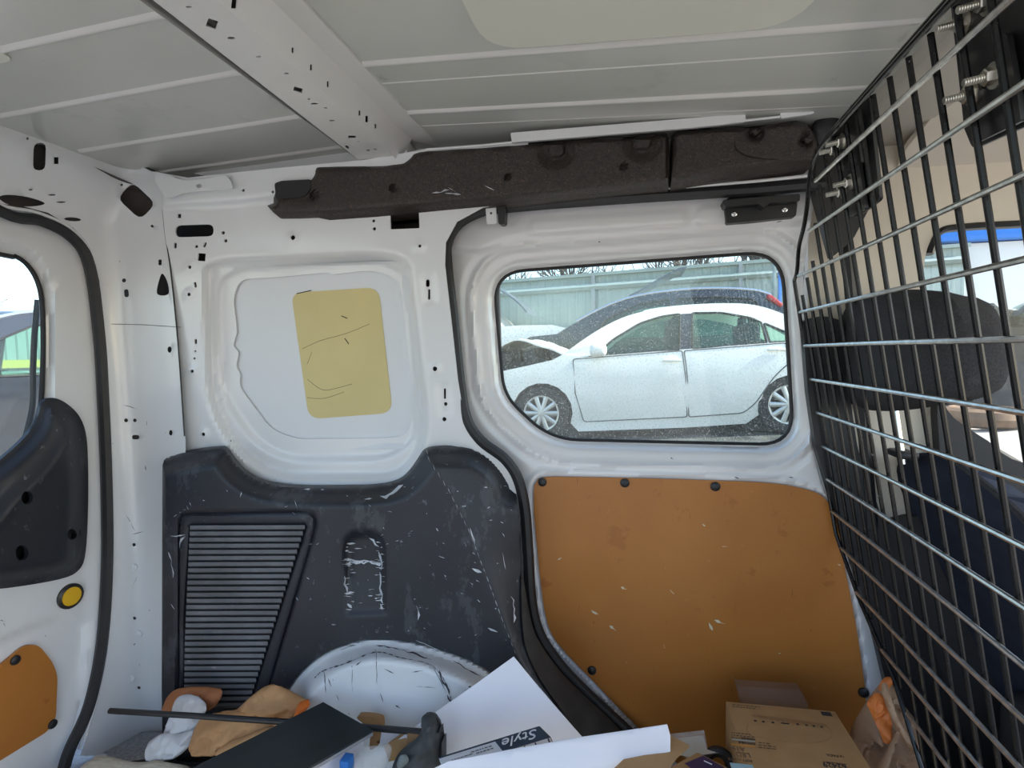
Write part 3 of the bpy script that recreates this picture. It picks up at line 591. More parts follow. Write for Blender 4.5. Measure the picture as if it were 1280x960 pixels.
pk = rp([(428, 664, 26), (481, 664, 26), (484, 768, 6), (432, 769, 6)])
crease = [(532, 566), (560, 610), (585, 660), (608, 720), (628, 775), (645, 818), (690, 900), (720, 960)]
def ytrim(p):
    d = dist_path(topedge, p); h = 1.042 - .030 * sstep(0, 5, d) - .036 * sstep(4, 28, d)
    cx = np.interp(p[:, 1], [c[1] for c in crease], [c[0] for c in crease]); wdt = np.maximum(np.interp(p[:, 1], [560, 600, 640, 700, 780, 840, 960], [75, 70, 68, 45, 30, 30, 60]), 5)
    h = h + np.where(p[:, 0] > cx, .045 * np.clip((p[:, 0] - cx) / wdt, 0, 1.6) ** 1.2, 0)
    h = h - .012 * sstep(620, 850, p[:, 1])
    e = sdf(gr, p); h = h + .007 * (1 - sstep(0, 3, np.abs(e))); e2 = sdf(gin, p); h = h + .016 * sstep(-1, 2.5, e2)
    h = h + .020 * sstep(-3, 8, sdf(pk, p)) * (.35 + .65 * sstep(768, 700, p[:, 1]))
    h = h + .006 * sstep(6, 0, dist_path([(300, 588), (303, 600), (320, 612)], p)) * 0
    return h
trim = thing('trim_panel', atY([(420, 940)], 1.0)[0]); tag(trim, 'scuffed black plastic lower wall trim panel above the wheel arch', 'trim panel')
tpan = surf('panel', [tp], lambda p: atY(p, ytrim(p)), M['plastic'], trim, thick=.003, grid=3.6, extra=[gr, gin, pk], smooth=55)
for i in range(31):
    y = 659.5 + i * 7.65
    if y > 886: break
    xl = np.interp(y, [657, 800, 905], [236, 229.5, 228]) + 1.5; xr_ = np.interp(y, [655, 862, 905], [384, 318, 306]) - 1.5
    Yb = .988 - .012 * float(sstep(620, 850, np.array([y]))[0])
    A = atY([(xl, y - 2.6), (xr_, y - 3.0), (xl, y + 2.0), (xr_, y + 1.6)], Yb - .016); Bq = atY([(xl, y + 4.2), (xr_, y + 3.8), (xl, y - 3.4), (xr_, y - 3.8)], Yb - .002)
    mesh('slat', np.vstack([A, Bq]), [(0, 2, 3, 1), (2, 4, 5, 3), (0, 1, 7, 6), (0, 6, 4, 2), (1, 3, 5, 7)], M['plastic_grille'], trim, 30)
rs = random.Random(4); pocket = []
for i in range(46):
    x = rs.choice((rs.uniform(432, 440), rs.uniform(470, 480), rs.uniform(434, 478))); y = rs.uniform(676, 762); ln = rs.uniform(3, 12); pocket.append((x - ln / 2, y, min(x + ln / 2, 481), y + rs.uniform(-1, 1), rs.uniform(.8, 2.4)))
for i in range(90):
    x, y = rs.uniform(210, 640), rs.uniform(600, 800); a = rs.uniform(-.6, 1.2); ln = rs.uniform(1.5, 6); pocket.append((x, y, x + ln * math.cos(a), y + ln * math.sin(a), rs.uniform(.5, 1.5)))
pocket = [q for q in pocket if sdf(tp, np.array([q[:2]]))[0] > 8 and sdf(archp, np.array([q[:2]]))[0] < -6 and sdf(gin, np.array([q[:2]]))[0] < -3]
marks('scuff_marks', M['scuff'], tpan, lambda p: atY(p, ytrim(p) - .0012), pocket, 5)
for i in range(26):
    t_ = i / 25; cxx = np.interp(560 + 250 * t_, [c[1] for c in crease], [c[0] for c in crease]); pocket.append((cxx, 560 + 250 * t_, cxx + 3, 568 + 250 * t_, 1.2))
marks('wear_marks', M['board_edge'], tpan, lambda p: atY(p, ytrim(p) - .0012), pocket[-26:], 6)
marks('scuff_marks', M['scuff'], tpan, lambda p: atY(p, ytrim(p) - .0012), [(213, 670, 232, 669, 2), (224, 684, 231, 670, 4), (212, 690, 216, 722, 3), (430, 699, 480, 704, 5), (428, 704, 476, 702, 3), (472, 690, 478, 712, 4), (430, 720, 434, 745, 3), (474, 715, 478, 755, 3), (462, 672, 474, 684, 3), (434, 755, 440, 760, 4), (475, 755, 478, 762, 4), (640, 745, 644, 778, 3.4), (521, 757, 523, 775, 3), (590, 711, 602, 716, 4), (588, 660, 594, 680, 2), (610, 785, 622, 790, 4), (476, 622, 505, 608, 5), (455, 624, 465, 623, 2), (300, 622, 302, 615, 2), (380, 612, 388, 611, 2.4), (325, 556, 332, 558, 1), (548, 695, 556, 698, 1.5), (595, 725, 600, 728, 2), (368, 625, 372, 637, 1), (400, 612, 405, 612, 2), (214, 755, 218, 762, 3), (628, 690, 632, 712, 1), (520, 800, 560, 818, 1), (545, 660, 548, 664, 1.5), (320, 742, 326, 760, 2.5), (320, 752, 332, 754, 2)], 11)
surf('sill_strip', [cat([(652, 720), (660, 760), (669, 795), (694, 833), (724, 865), (770, 908), (800, 945), (745, 945), (715, 905), (676, 850), (655, 800)], 3)], lambda p: atY(p, ytrim(p) - .006), M['rubber_dusty'], trim, thick=.004, grid=10, smooth=60)

# ---- foam blocks along the roof rail
def foam(name, outline, crz_, hang, extra_holes, rings, label):
    t = thing(name, atY([outline[len(outline) // 2]], 1.02)[0]); tag(t, label, 'foam block', 'foam blocks under the roof rail')
    o = np.array(outline, float); xs = [c[0] for c in crz_]; ys = [c[1] for c in crz_]
    def yf(p):
        k = p[:, 1] - np.interp(p[:, 0], xs, ys); d = np.maximum(sdf(o, p), 0)
        Y = 1.018 - .020 * sstep(0, 5, d) * (1 - sstep(-2, 2, k)) - .020 * sstep(-2, 2, k) + .030 * sstep(0, 16, k) + .004 * sstep(392, 386, p[:, 0]) * sstep(254, 248, p[:, 1])
        for (x, y, r) in rings:
            q = np.hypot(p[:, 0] - x, p[:, 1] - y); Y = Y + .008 * sstep(r, r - 4, q) + .005 * sstep(r * .74, r * .62, q) - .008 * sstep(r * .46, r * .36, q)
        for (x, y, r) in extra_holes: Y = Y + .010 * sstep(r, r - 2, np.hypot(p[:, 0] - x, p[:, 1] - y))
        return Y
    surf('foam_body', [o], lambda p: atY(p, yf(p)), M['foam'], t, thick=.05, grid=3.2, smooth=45, extra=[circ(x, y, r, n=24) for x, y, r in rings if y + r < 1e9 and sdf(o, circ(x, y, r, n=24)).min() > 1])
    return t
fo1 = list(cat([(342, 228), (352, 224), (388, 223), (392, 212), (398, 207), (456, 206), (503, 203), (516, 191), (534, 187), (600, 183), (640, 180)], 2, False)) + [(668, 178), (694, 176), (720, 175), (770, 172), (800, 170), (833, 167), (836, 172), (837.5, 220), (836, 235), (800, 238), (700, 248), (659, 253), (560, 262), (470, 271), (440, 273), (412, 275), (394, 270.5), (372, 272), (350, 272.5), (341, 265), (334, 257), (342, 254)]
f1 = foam('foam_rail', fo1, [(334, 262), (378, 262), (419, 261), (560, 249), (659, 240), (837, 220)], None, [(393, 244, 6), (492, 235, 5), (634, 221, 4.5), (780, 208, 5), (346, 232, 3)], [(695, 187, 25), (803, 177, 26)], 'long dark brown foam block under the roof rail, left of the joint')
marks('scuff_marks', M['scuff'], f1.children[0], lambda p: atY(p, .9965), [(540, 242, 562, 238, 3), (556, 240, 576, 243, 3), (560, 234, 570, 240, 1.5), (606, 232, 618, 238, 1.4)])
surf('notch_shade', [rp([(343, 229, 3), (352, 226, 2), (388, 224, 2), (389, 236, 6), (380, 246, 6), (345, 249, 2)])], PY(.999), M['plastic_black'], f1, thick=.02)  # black sheet stands for the shade in the deep notch
fo2 = [(840, 170), (846, 164), (870, 162), (919, 160), (960, 156), (995, 151), (1008, 154), (1016, 164), (1021, 178), (1021, 194), (1016, 206), (980, 214), (920, 223), (870, 230), (838.5, 234), (839.5, 222)]
f2 = foam('foam_rail', fo2, [(838, 221), (920, 207), (1021, 194)], None, [], [(944, 166, 13), (1008, 174, 12)], 'short dark brown foam block between the joint and the cage')
surf('moulded_edge', [cat([(922, 172), (926, 182), (940, 190), (975, 195), (1014, 196), (1014, 199), (970, 199), (934, 194), (920, 184)], 4)], PY(.993), M['foam'], f2, thick=.01)

# ---- hardboard on the sliding door
w1 = thing('hardboard_panel', atY([(960, 960)], 1.09)[0]); tag(w1, 'large orange-brown hardboard panel pinned below the sliding door window', 'panel')
surf('board', [WOOD], PY(1.098), M['hardboard'], w1, thick=.004)
for p in ((678, 602.5), (781, 603.5), (894, 608), (740, 837.5), (1079, 865)): pin(w1, atY([p], 1.098)[0], (0, -1, 0))
marks('chip_marks', M['cream_card'], w1, lambda p: atY(p, 1.0972), [(776, 734, 783, 737, 5), (739, 763, 748, 768, 5), (762, 782, 770, 788, 5), (886, 778, 891, 788, 4), (893, 775, 906, 780, 4), (837, 737, 843, 743, 2), (878, 655, 882, 658, 1.6), (902, 683, 910, 683, 1.2), (697, 700, 702, 697, 1.6), (782, 826, 784, 830, 1.6), (973, 817, 977, 816, 1.4), (1046, 705, 1051, 707, 2)])

# =================================================================== THE REST OF THE SHELL
wright = MB().box((-.98, -.43, .62), (.46, .03, 1.34)).box((-.2, -.43, 1.25), (1.2, .03, .10)).box((1.0, -.43, .28), (1.2, .03, .74)).box((.40, -.43, .62), (.06, .03, 1.3)).build('wall_right', M['paint']); struct(wright, 'white far side wall with the open side door', 'wall')
MB().box((.62, .36, 1.262), (.55, 1.6, .012)).box((1.15, .36, 1.25), (.6, 1.6, .012)).build('roof_skin', M['paint_roof'], roof)
wrr = MB().box((-1.2, -.40, .6), (.02, .08, 1.4)).box((-1.2, -.05, 1.25), (.02, .8, .1)).build('rear_frame', M['paint'], wr)
# cab side, window and door
cabw = rp([(1153, 330, 20), (1166, 290, 24), (1205, 282, 10), (1300, 277), (1820, 244, 60), (1990, 330, 30), (2010, 600, 30), (1600, 620), (1286, 582), (1235, 553), (1198, 531, 14), (1178, 506, 10), (1164, 420)])
wf = surf('wall_front', [np.array([(1018, 90), (1300, -10), (2200, -180), (2300, 900), (1280, 720), (1150, 680), (1065, 660), (1030, 600), (1010, 420), (1010, 200)]), cabw], PY(1.118), M['beige_trim'], thick=.05); struct(wf, 'beige trimmed door pillar of the cab behind the cage', 'wall')
g3 = surf('window_3', [cabw], PY(1.15), M['clean_glass'], thick=.004); struct(g3, "driver's door window beyond the cage", 'window')
MB().tube(atY(cat([(1160, 318), (1172, 291), (1205, 284), (1300, 279), (1500, 267), (1800, 248)], 5, False), 1.125), .007, 8, up=(0, 1, 0), ab=(1, 2)).build('window_frame', M['plastic_black'], g3)
dl = surf('door_3', [cat([(1172, 500), (1192, 522), (1235, 551), (1290, 582), (1500, 618), (1750, 640), (2200, 700), (2200, 1150), (1260, 1150), (1170, 900), (1110, 720), (1104, 660), (1160, 640), (1176, 600)], 4)], PY(1.095), M['door_plastic'], thick=.03); struct(dl, "dark grey plastic lining of the driver's door", 'door')
pb = surf('trim_3', [rp([(1003, 400, 8), (1030, 394, 12), (1056, 402, 8), (1060, 480, 10), (1072, 560, 8), (1100, 640), (1150, 760), (1230, 1000), (1175, 1000), (1112, 872), (1090, 780), (1060, 690), (1038, 620), (1020, 560), (1010, 490)])], PY(1.082), M['plastic_black'], thick=.02, grid=20); struct(pb, 'black pillar trim beside the headrest, seat shadow in its dark lower part', 'trim')  # black pillar item on top; lower part paints the seat's shadow
MB().tube(atY(cat([(1042, 170), (1052, 260), (1060, 330), (1068, 420), (1080, 540), (1090, 660)], 4, False), 1.085), .010, 6).build('door_seal', M['rubber'], pb)
surf('pillar_cover', [rp([(1020, 150, 6), (1050, 138, 10), (1078, 150, 8), (1092, 250, 8), (1066, 300, 8), (1042, 320), (1020, 240)])], PY(1.06), M['plastic_black'], pb, thick=.03)
pillow('pillar_end', rp([(1014, 160, 3), (1022, 146, 4), (1040, 130, 5), (1054, 126, 4), (1048, 160, 4), (1026, 186, 4)]), PY(1.03), .008, M['plastic_black'], pb, bthick=.03)
bw = MB().bevbox((.425, .36, 1.232), (.12, 1.56, .036), .012).build('trim_4', M['bow_grey']); struct(bw, 'grey roof bow above the cage', 'trim')
hl = grid_mesh('headliner', np.linspace(.47, 1.45, 8), [-.42, 0, .4, .8, 1.0, 1.08, 1.13], lambda x, y: 1.215 - .03 * (x - .47) - .05 * max(0, (y - 1.0) / .13) ** 2, M['headliner'], roof, thick=.012)

# ---- driver's seat
seat = thing('driver_seat', (.55, .8, ZF)); tag(seat, "dark grey cloth driver's seat with headrest behind the cage", 'seat')
XS = .425
hr = pillow('headrest', cat([(1056, 432), (1060, 392), (1080, 371), (1130, 362), (1172, 365), (1194, 378), (1207, 415), (1212, 455), (1206, 488), (1188, 503), (1130, 513), (1082, 512), (1062, 500), (1055, 470)], 5), PX(XS - .005), .040, M['seat_fabric'], seat, ext=(1, 0, 0), grid=8, R=34, bthick=.07)
for a, c in (((1078, 500), (1090, 575)), ((1116, 500), (1128, 580))): MB().cyl(atX([a], XS + .01)[0], atX([c], XS + .02)[0], .0065, 12).build('headrest_post', M['chrome'], seat)
MB().bevbox(atX([(1128, 567)], XS + .02)[0], (.03, .05, .012), .004).build('post_sleeve', M['plastic_black'], seat)
pillow('backrest', cat([(1104, 640), (1106, 600), (1116, 578), (1135, 569), (1168, 567), (1205, 588), (1260, 628), (1330, 676), (1420, 690), (1520, 720), (1580, 800), (1600, 1000), (1600, 1200), (1190, 1200), (1140, 860), (1112, 720)], 5), lambda p: atX(p, XS + .060 + .0006 * (p[:, 1] - 560)), .030, M['seat_back'], seat, ext=(1, 0, 0), grid=16, R=60, bthick=.10)
MB().tube(atX(cat([(1148, 558), (1185, 572), (1225, 600), (1280, 648), (1320, 700)], 4, False), XS - .012), .004, 6).build('piping', M['seat_fabric'], seat)
MB().bevbox((.85, .80, .20), (.5, .5, .14), .04, seg=3).build('seat_cushion', M['seat_fabric'], seat)
MB().box((.80, .68, .04), (.5, .05, .2)).box((.80, .92, .04), (.5, .05, .2)).build('seat_rail', M['plastic_black'], seat)

# =================================================================== CARGO CAGE
cage = thing('cargo_cage', (.44, .4, ZF)); tag(cage, 'black welded wire cargo partition bolted between cab and cargo bay', 'partition')
def cx(z): return .316 + .16 * (.85 - z)
def yend(z): return float(np.interp(z, [.20, .326, .369, .413, .456, .50, .60, .85, .917, .98, 1.041, 1.10, 1.14], [.80, .915, .975, 1.02, 1.065, 1.085, 1.088, 1.088, 1.085, 1.055, .968, .91, .86]))
def hwire(z, y1):
    rnd = random.Random(int(z * 1000)); n = 5; P = [(cx(z) - .003 + rnd.uniform(-.0006, .0006), -.36 + (y1 + .36) * i / n, z + rnd.uniform(-.0006, .0006)) for i in range(n + 1)]
    MB().tube(P, .0030, 8).build('horizontal_wire', M['wire_glint'], cage)
for k in range(-13, 5):
    z = .854 + .0623 * k; hwire(z, yend(z))
for n in range(-22, 14):
    y = .547 + .0405 * n
    if y > 1.075: break
    zt = float(np.interp(y, [.86, .91, .968, 1.0, 1.055, 1.08], [1.14, 1.10, 1.03, .985, .965, .94])) if y > .86 else 1.14
    zb = float(np.interp(y, [.80, .915, .975, 1.02, 1.065, 1.085], [.05, .326, .369, .413, .456, .50])) if y > .80 else ZF + .005
    MB().tube([(cx(zt) + .003, y, zt), (cx((zt + zb) / 2) + .003, y, (zt + zb) / 2), (cx(zb) + .003, y, zb)], .0030, 8).build('vertical_wire', M['wire'], cage)
fr_ = [(-.36, 1.142), (.2, 1.142), (.6, 1.142), (.80, 1.140), (.865, 1.138), (.905, 1.130), (.93, 1.112), (.955, 1.082), (.985, 1.055), (1.03, 1.026), (1.06, .990), (1.085, .975)]
MB().tube([(cx(z) - .003, y, z) for y, z in cat(fr_, 4, False)], .0034, 8).build('frame_rod', M['wire'], cage)
MB().tube([(cx(z) + .004, y, z + .012) for y, z in fr_[:5]], .0034, 8).build('frame_rod', M['wire'], cage)
MB().tube([(cx(z) - .003, y, z) for y, z in [(1.085, .975), (1.09, .85), (1.09, .6), (1.085, .5), (1.02, .413), (.915, .326), (.80, .10), (.79, ZF + .01)]], .0034, 8).build('frame_rod', M['wire'], cage)
nC = np.array([1, 0, .16]) / math.hypot(1, .16)
def cpl(off): return lambda p: atPl(p, np.array([.316, 0, .85]) + nC * off, nC)
def bolt(parent, p, off):
    c = cpl(off)(np.array([p]))[0]; b = MB()
    b.lathe(c, -nC, [(.0105, -.001), (.0105, .0012)], 18); b.lathe(c - nC * .0012, -nC, [(.0070, 0), (.0070, .006), (.006, .007)], 6)
    prof = []
    for i in range(9): prof += [(.0034, .006 + i * .0019), (.0028, .0069 + i * .0019)]
    b.lathe(c, -nC, prof, 10); b.build('bolt', M['zinc'], parent)
def plate(pts, off, holes=()):
    return surf('bracket_plate', [rp(pts)] + list(holes), cpl(off), M['plate'], cage, thick=.004, ext=tuple(nC))
pA = plate([(1062, 132, 3), (1086, 118, 6), (1100, 250, 4), (1068, 274, 4)], .018)
pB = plate([(1040, 160, 3), (1068, 144, 4), (1077, 205, 3), (1050, 216, 3)], .008)
pC_ = plate([(1050, 214, 3), (1073, 200, 4), (1082, 262, 3), (1058, 272, 3)], .010)
pD = plate([(1183, -30, 2), (1290, -40, 2), (1300, 150, 3), (1216, 187, 8), (1205, 160), (1190, 20)], .018)
pE = plate([(1200, 72, 2), (1258, 40, 8), (1272, 120, 4), (1276, 152, 4), (1218, 180, 4)], .010, [slot(1230, 108, 2.6, 2.6, .4), slot(1219, 12, 1.6, 4, .4)])
for p in ((1054, 176), (1045, 186)): bolt(pB, p, .007)
for p in ((1064, 227), (1054, 239)): bolt(pC_, p, .009)
for p in ((1243, 94), (1216, 117)): bolt(pE, p, .009)
for p in ((1206, 27), (1235, 2)): bolt(pD, p, .017)

# =================================================================== CARGO ON THE FLOOR
rb = random.Random(5)
def blz(x, y):
    h = .030 + .028 * float(sstep(-1.02, -.75, np.array([x]))[0]); lim = .835 if -.86 < x < -.22 else .88
    e = min(1, max(0, (lim - y) / .05)) * min(1, max(0, (x + 1.13) / .04)) * min(1, max(0, (.37 - x) / .04)); e = math.sqrt(e)
    q = noise.fractal(Vector((x * 3, y * 14, 3.1)), 1, 2, 4) * .018 + noise.noise(Vector((x * 9, y * 9, 1))) * .006
    return ZF + .004 + max(0, (h - ZF + q) * e)
bl = grid_mesh('moving_blanket', np.linspace(-1.14, .38, 110), np.linspace(.28, .94, 60), blz, M['blanket'], smooth=80)
tag(bl, 'beige padded moving blanket spread on the van floor under the cargo', 'blanket')
cp = surf('carpet_offcut', [rp([(96, 926, 5), (140, 921), (196, 920, 4), (204, 930, 4), (188, 948, 4), (60, 966, 6)])], lambda p: atY(p, 1.0 - .0035 * (p[:, 1] - 920)), M['carpet'], thick=.015, grid=8); tag(cp, 'grey carpet offcut at the foot of the rear pillar', 'carpet')

# gloves heaped against the trim
def gpos(y0, y1, Ya, Yb): return lambda p: atY(p, Ya + (Yb - Ya) * (p[:, 1] - y0) / (y1 - y0))
g = pillow('work_glove', cat([(204, 890), (208, 873), (222, 861), (250, 858.5), (276, 862), (274, 876), (262, 888), (240, 892), (220, 894)], 4), gpos(858, 895, .925, .905), .012, M['glove_rust'], grid=3, amp=.012, scale=45, seed=1); tag(g, 'rust-brown leather work glove at the back of the glove heap', 'glove', 'work gloves')
g = thing('work_glove', atY([(350, 900)], .88)[0]); tag(g, 'tan leather work glove with an orange cuff beside the wheel arch', 'glove', 'work gloves')
pillow('glove_body', cat([(298, 885), (312, 872), (332, 857.5), (346, 857), (362, 864), (378, 873), (384, 880), (376, 890), (366, 897), (345, 900), (310, 900), (286, 898), (276, 890), (290, 888)], 4), gpos(857, 900, .90, .87), .015, M['glove_tan'], g, grid=3, amp=.013, scale=42, seed=4)
pillow('cuff', cat([(373, 880), (381, 875.5), (387, 878), (386, 884), (378, 892), (368, 897)], 4), gpos(857, 900, .895, .865), .012, M['orange_cuff'], g, grid=4)
g = thing('work_glove', atY([(280, 945)], .86)[0]); tag(g, 'tan leather work glove lying on top behind the black board', 'glove', 'work gloves')
pillow('glove_body', cat([(236, 935), (240, 920), (248, 902), (262, 893), (284, 890), (310, 890), (340, 898), (352, 904), (338, 914), (318, 922), (296, 932), (272, 943), (254, 944), (240, 943)], 4), gpos(885, 950, .872, .825), .016, M['glove_tan'], g, grid=3, amp=.014, scale=40, seed=9)
pillow('thumb', cat([(268, 940), (282, 930), (300, 922), (330, 910), (346, 905), (336, 916), (312, 930), (290, 941), (276, 945)], 4), gpos(885, 950, .850, .812), .012, M['glove_tan'], g, grid=4, amp=.004, scale=40)
g = thing('work_glove', atY([(210, 950)], .86)[0]); tag(g, 'crumpled white cotton work glove beside the rear pillar', 'glove', 'work gloves')
pillow('glove_body', cat([(206, 918), (208, 906), (214, 890), (220, 874), (232, 868), (248, 872), (258, 884), (254, 896), (248, 908), (238, 916), (224, 919)], 4), gpos(865, 950, .90, .852), .014, M['glove_white'], g, grid=3, amp=.014, scale=48, seed=12)
pillow('glove_fingers', cat([(184, 945), (184, 932), (190, 924), (206, 916), (222, 918), (242, 912), (240, 926), (232, 938), (218, 948), (204, 951), (192, 951)], 4), gpos(865, 950, .885, .84), .014, M['glove_white'], g, grid=3, amp=.014, scale=48, seed=15)

rod = MB().tube(atY([(137.5, 888.5), (230, 894), (365, 903), (456, 909), (526, 915)], [.84, .835, .83, .825, .82]), .0056, 10).build('black_rod', M['plastic_black']); tag(rod, 'long thin black rod lying across the gloves', 'rod')
# black board over a white carton
T, R_, L_ = atZ([(404, 877.5), (466, 912.5), (228, 966)], .215); N_ = R_ + L_ - T
bd = thing('black_board', (T + N_) / 2); tag(bd, 'black flat board lying tilted over the cargo, corner toward the wheel arch', 'board')
def slab(name, q, th, mat, parent, bev=0):
    q = [np.array(c) for c in q]; n = np.cross(q[1] - q[0], q[3] - q[0]); n /= np.linalg.norm(n); n = n if n[2] > 0 else -n
    return MB().add(q + [c - n * th for c in q], [(0, 1, 2, 3), (7, 6, 5, 4)] + [(i, (i + 4), (i + 1) % 4 + 4, (i + 1) % 4) for i in range(4)]).build(name, mat, parent, 20)
k1 = .03
slab('top_face', [T, T + (R_ - T) * 1, N_, L_], .004, M['black_board'], bd)
slab('board_core', [c - np.array([0, 0, .0042]) for c in (T, R_, N_, L_)], .006, M['board_edge'], bd)
cz = .2044
def on(a, b): return T + (R_ - T) * a + (L_ - T) * b
o = MB(); q = [on(.42, .03), on(.93, .05), on(.93, .75), on(.42, .7)]; q = [np.array([c[0], c[1], cz]) for c in q]
o.add([np.array([c[0], c[1], .075]) for c in q] + q, [(0, 1, 2, 3), (7, 6, 5, 4)] + [(i, i + 4, (i + 1) % 4 + 4, (i + 1) % 4) for i in range(4)])
o = o.build('white_carton', M['white_box'], None, 20); tag(o, 'small white carton under the black board', 'carton')
o = MB().bevbox(atY([(434, 962)], .735)[0], (.016, .02, .042), .002).build('blue_box', M['blue_box']); tag(o, 'small bright blue box under the edge of the black board', 'box')
o = surf('cardboard_scrap', [cat([(446, 897), (456, 895.5), (472, 898), (477, 903), (476, 925), (470, 934), (462, 936), (463, 915), (458, 908)], 4), circ(473, 927.5, 2)], gpos(895, 936, .865, .84), M['kraft_dark'], thick=.012, grid=8); tag(o, 'torn brown cardboard scrap with a hole beside the black board', 'cardboard', 'cardboard scraps')
o = surf('cardboard_scrap', [[(480, 934), (506, 915.5), (510, 930), (497, 950), (486, 952)]], gpos(915, 955, .83, .80), M['kraft'], thick=.006); tag(o, 'folded tan cardboard flap left of the grey boot', 'cardboard', 'cardboard scraps')
o = surf('cardboard_scrap', [[(509, 917), (524, 918.5), (512, 940), (508, 938)]], gpos(915, 955, .815, .80), M['kraft_dark'], thick=.006); tag(o, 'narrow dark brown cardboard strip against the grey boot', 'cardboard', 'cardboard scraps')
o = surf('paper_scrap', [[(477, 914), (504, 917), (480, 936), (474, 933)]], gpos(915, 955, .85, .83), M['paper2'], thick=.002); tag(o, 'small grey-white paper scrap under the black rod', 'paper')
o = pillow('plastic_bag', cat([(436, 962), (444, 945), (454, 936), (470, 934), (484, 932.5), (489, 938), (487, 950), (482, 962), (486, 985), (440, 985)], 4), PY(.755), .022, M['clear_plastic'], grid=5, amp=.014, scale=60, seed=3); tag(o, 'crumpled clear plastic bag beside the grey boot', 'bag')
bt = thing('rubber_boot', atY([(520, 1010)], .74)[0]); tag(bt, 'dark grey rubber boot standing among the papers', 'boot')
pillow('boot_body', cat([(527, 897), (534, 893.5), (543, 896), (551, 908), (555.5, 925), (555, 945), (552, 965), (548, 1000), (495, 1005), (490, 965), (496, 945), (506, 934), (518, 925), (526, 914)], 4), PY(.775), .022, M['rubber_boot'], bt, grid=4, amp=.010, scale=30, seed=8, R=14)
pillow('boot_patch', cat([(496, 955), (500, 945), (507, 943.5), (511, 949), (508, 956), (500, 961)], 4), PY(.750), .006, M['rubber_pale'], bt, grid=4)
pillow('boot_sole', cat([(545, 896), (552, 906), (557, 924), (557, 948), (553, 970), (550, 970), (553, 946), (552, 925), (548, 908)], 4), PY(.772), .012, M['plastic_black'], bt, grid=4)

# papers and boxes
def papA(p): d = p[:, 1] - 821; return atY(p,   .868 - .0004 * d + .006 * np.sin((p[:, 0] - 540) / 60))
o = surf('paper_sheet', [[(642, 821), (670, 855), (700, 890), (728, 922), (716, 960), (600, 1010), (490, 930), (548, 888), (596, 854)]], papA, M['paper'], thick=.0012, grid=10, smooth=60); tag(o, 'large white paper sheet leaning on the wheel arch, corner up', 'paper')
def papB(p): return atY(p, .70 + .00012 * (p[:, 0] - 600) - .0004 * (p[:, 1] - 920) + .004 * np.sin((p[:, 0] - 500) / 50))
o = surf('paper_sheet', [[(540, 962), (560, 952), (640, 937), (725, 922), (780, 914), (834, 906), (838, 920), (838, 1000), (540, 1010)]], papB, M['paper2'], thick=.0012, grid=10, smooth=60); tag(o, 'white paper sheet lying in front of the blue and white slim carton', 'paper')
sb = thing('slim_carton', atY([(620, 950)], .74)[0]); tag(sb, 'slim white and navy carton lying on the white papers', 'carton')
a0, a1, b1 = atY([(548, 947)], .745)[0], atY([(674, 908)], .765)[0], atY([(688, 922)], .735)[0]
u = (a1 - a0); vv = (b1 - a1); nn = np.cross(u, vv); nn /= np.linalg.norm(nn); nn = nn if nn[2] > 0 else -nn; hgt = .032
def cub(q0, u, v, n, h): c = [q0, q0 + u, q0 + u + v, q0 + v]; return MB().add(c + [x - n * h for x in c], [(0, 1, 2, 3), (7, 6, 5, 4)] + [(i, i + 4, (i + 1) % 4 + 4, (i + 1) % 4) for i in range(4)])
cub(a0, u, vv, nn, hgt).build('carton_body', M['label_white'], sb, 20)
cub(a0 + u * .56 + nn * .0006, u * .44, vv, nn, .0005).build('navy_panel', M['navy'], sb, 20)
cub(a0 + nn * .0006, u * .56, vv * .10, nn, .0005).build('navy_stripe', M['navy'], sb, 20)
cub(a1 + (u / np.linalg.norm(u)) * .0006, (u / np.linalg.norm(u)) * .0005, vv, nn, hgt).build('end_flap', M['kraft_dark'], sb, 20)
for t_ in (.70, .80, .92): cub(a0 + u * (t_ + .05) + vv * 1.012, u * .012, vv * .004, nn, hgt * .8).build('bar_print', M['ink'], sb, 20)
def text(name, body, mat, parent, org, xd, yd, size, ext=.0003, align='LEFT'):
    cu = bpy.data.curves.new(name, 'FONT'); cu.body = body; cu.size = size; cu.extrude = ext; cu.align_x = align; cu.resolution_u = 3
    tmp = bpy.data.objects.new('tmp', cu); COL.objects.link(tmp); bpy.context.view_layer.update()
    me = bpy.data.meshes.new_from_object(tmp.evaluated_get(bpy.context.evaluated_depsgraph_get())); bpy.data.objects.remove(tmp)
    xd = Vector(xd).normalized(); yd = Vector(yd); yd = (yd - xd * yd.dot(xd)).normalized(); zd = xd.cross(yd)
    me.transform(Matrix(((xd.x, yd.x, zd.x, org[0]), (xd.y, yd.y, zd.y, org[1]), (xd.z, yd.z, zd.z, org[2]), (0, 0, 0, 1)))); me.materials.clear(); me.name = name
    return link(name, me, mat, parent)
text('lettering', 'Style', M['print_white'], sb, a0 + u * .965 + vv * .16 + nn * .0012, -u, vv, .030).data.transform(Matrix.Identity(4))
for j, (s0, t0, L) in enumerate(((.50, .35, 'LIGHT BULB 60W'), (.50, .62, 'SOFT WHITE'), (.25, .55, '4 PACK'))): pass
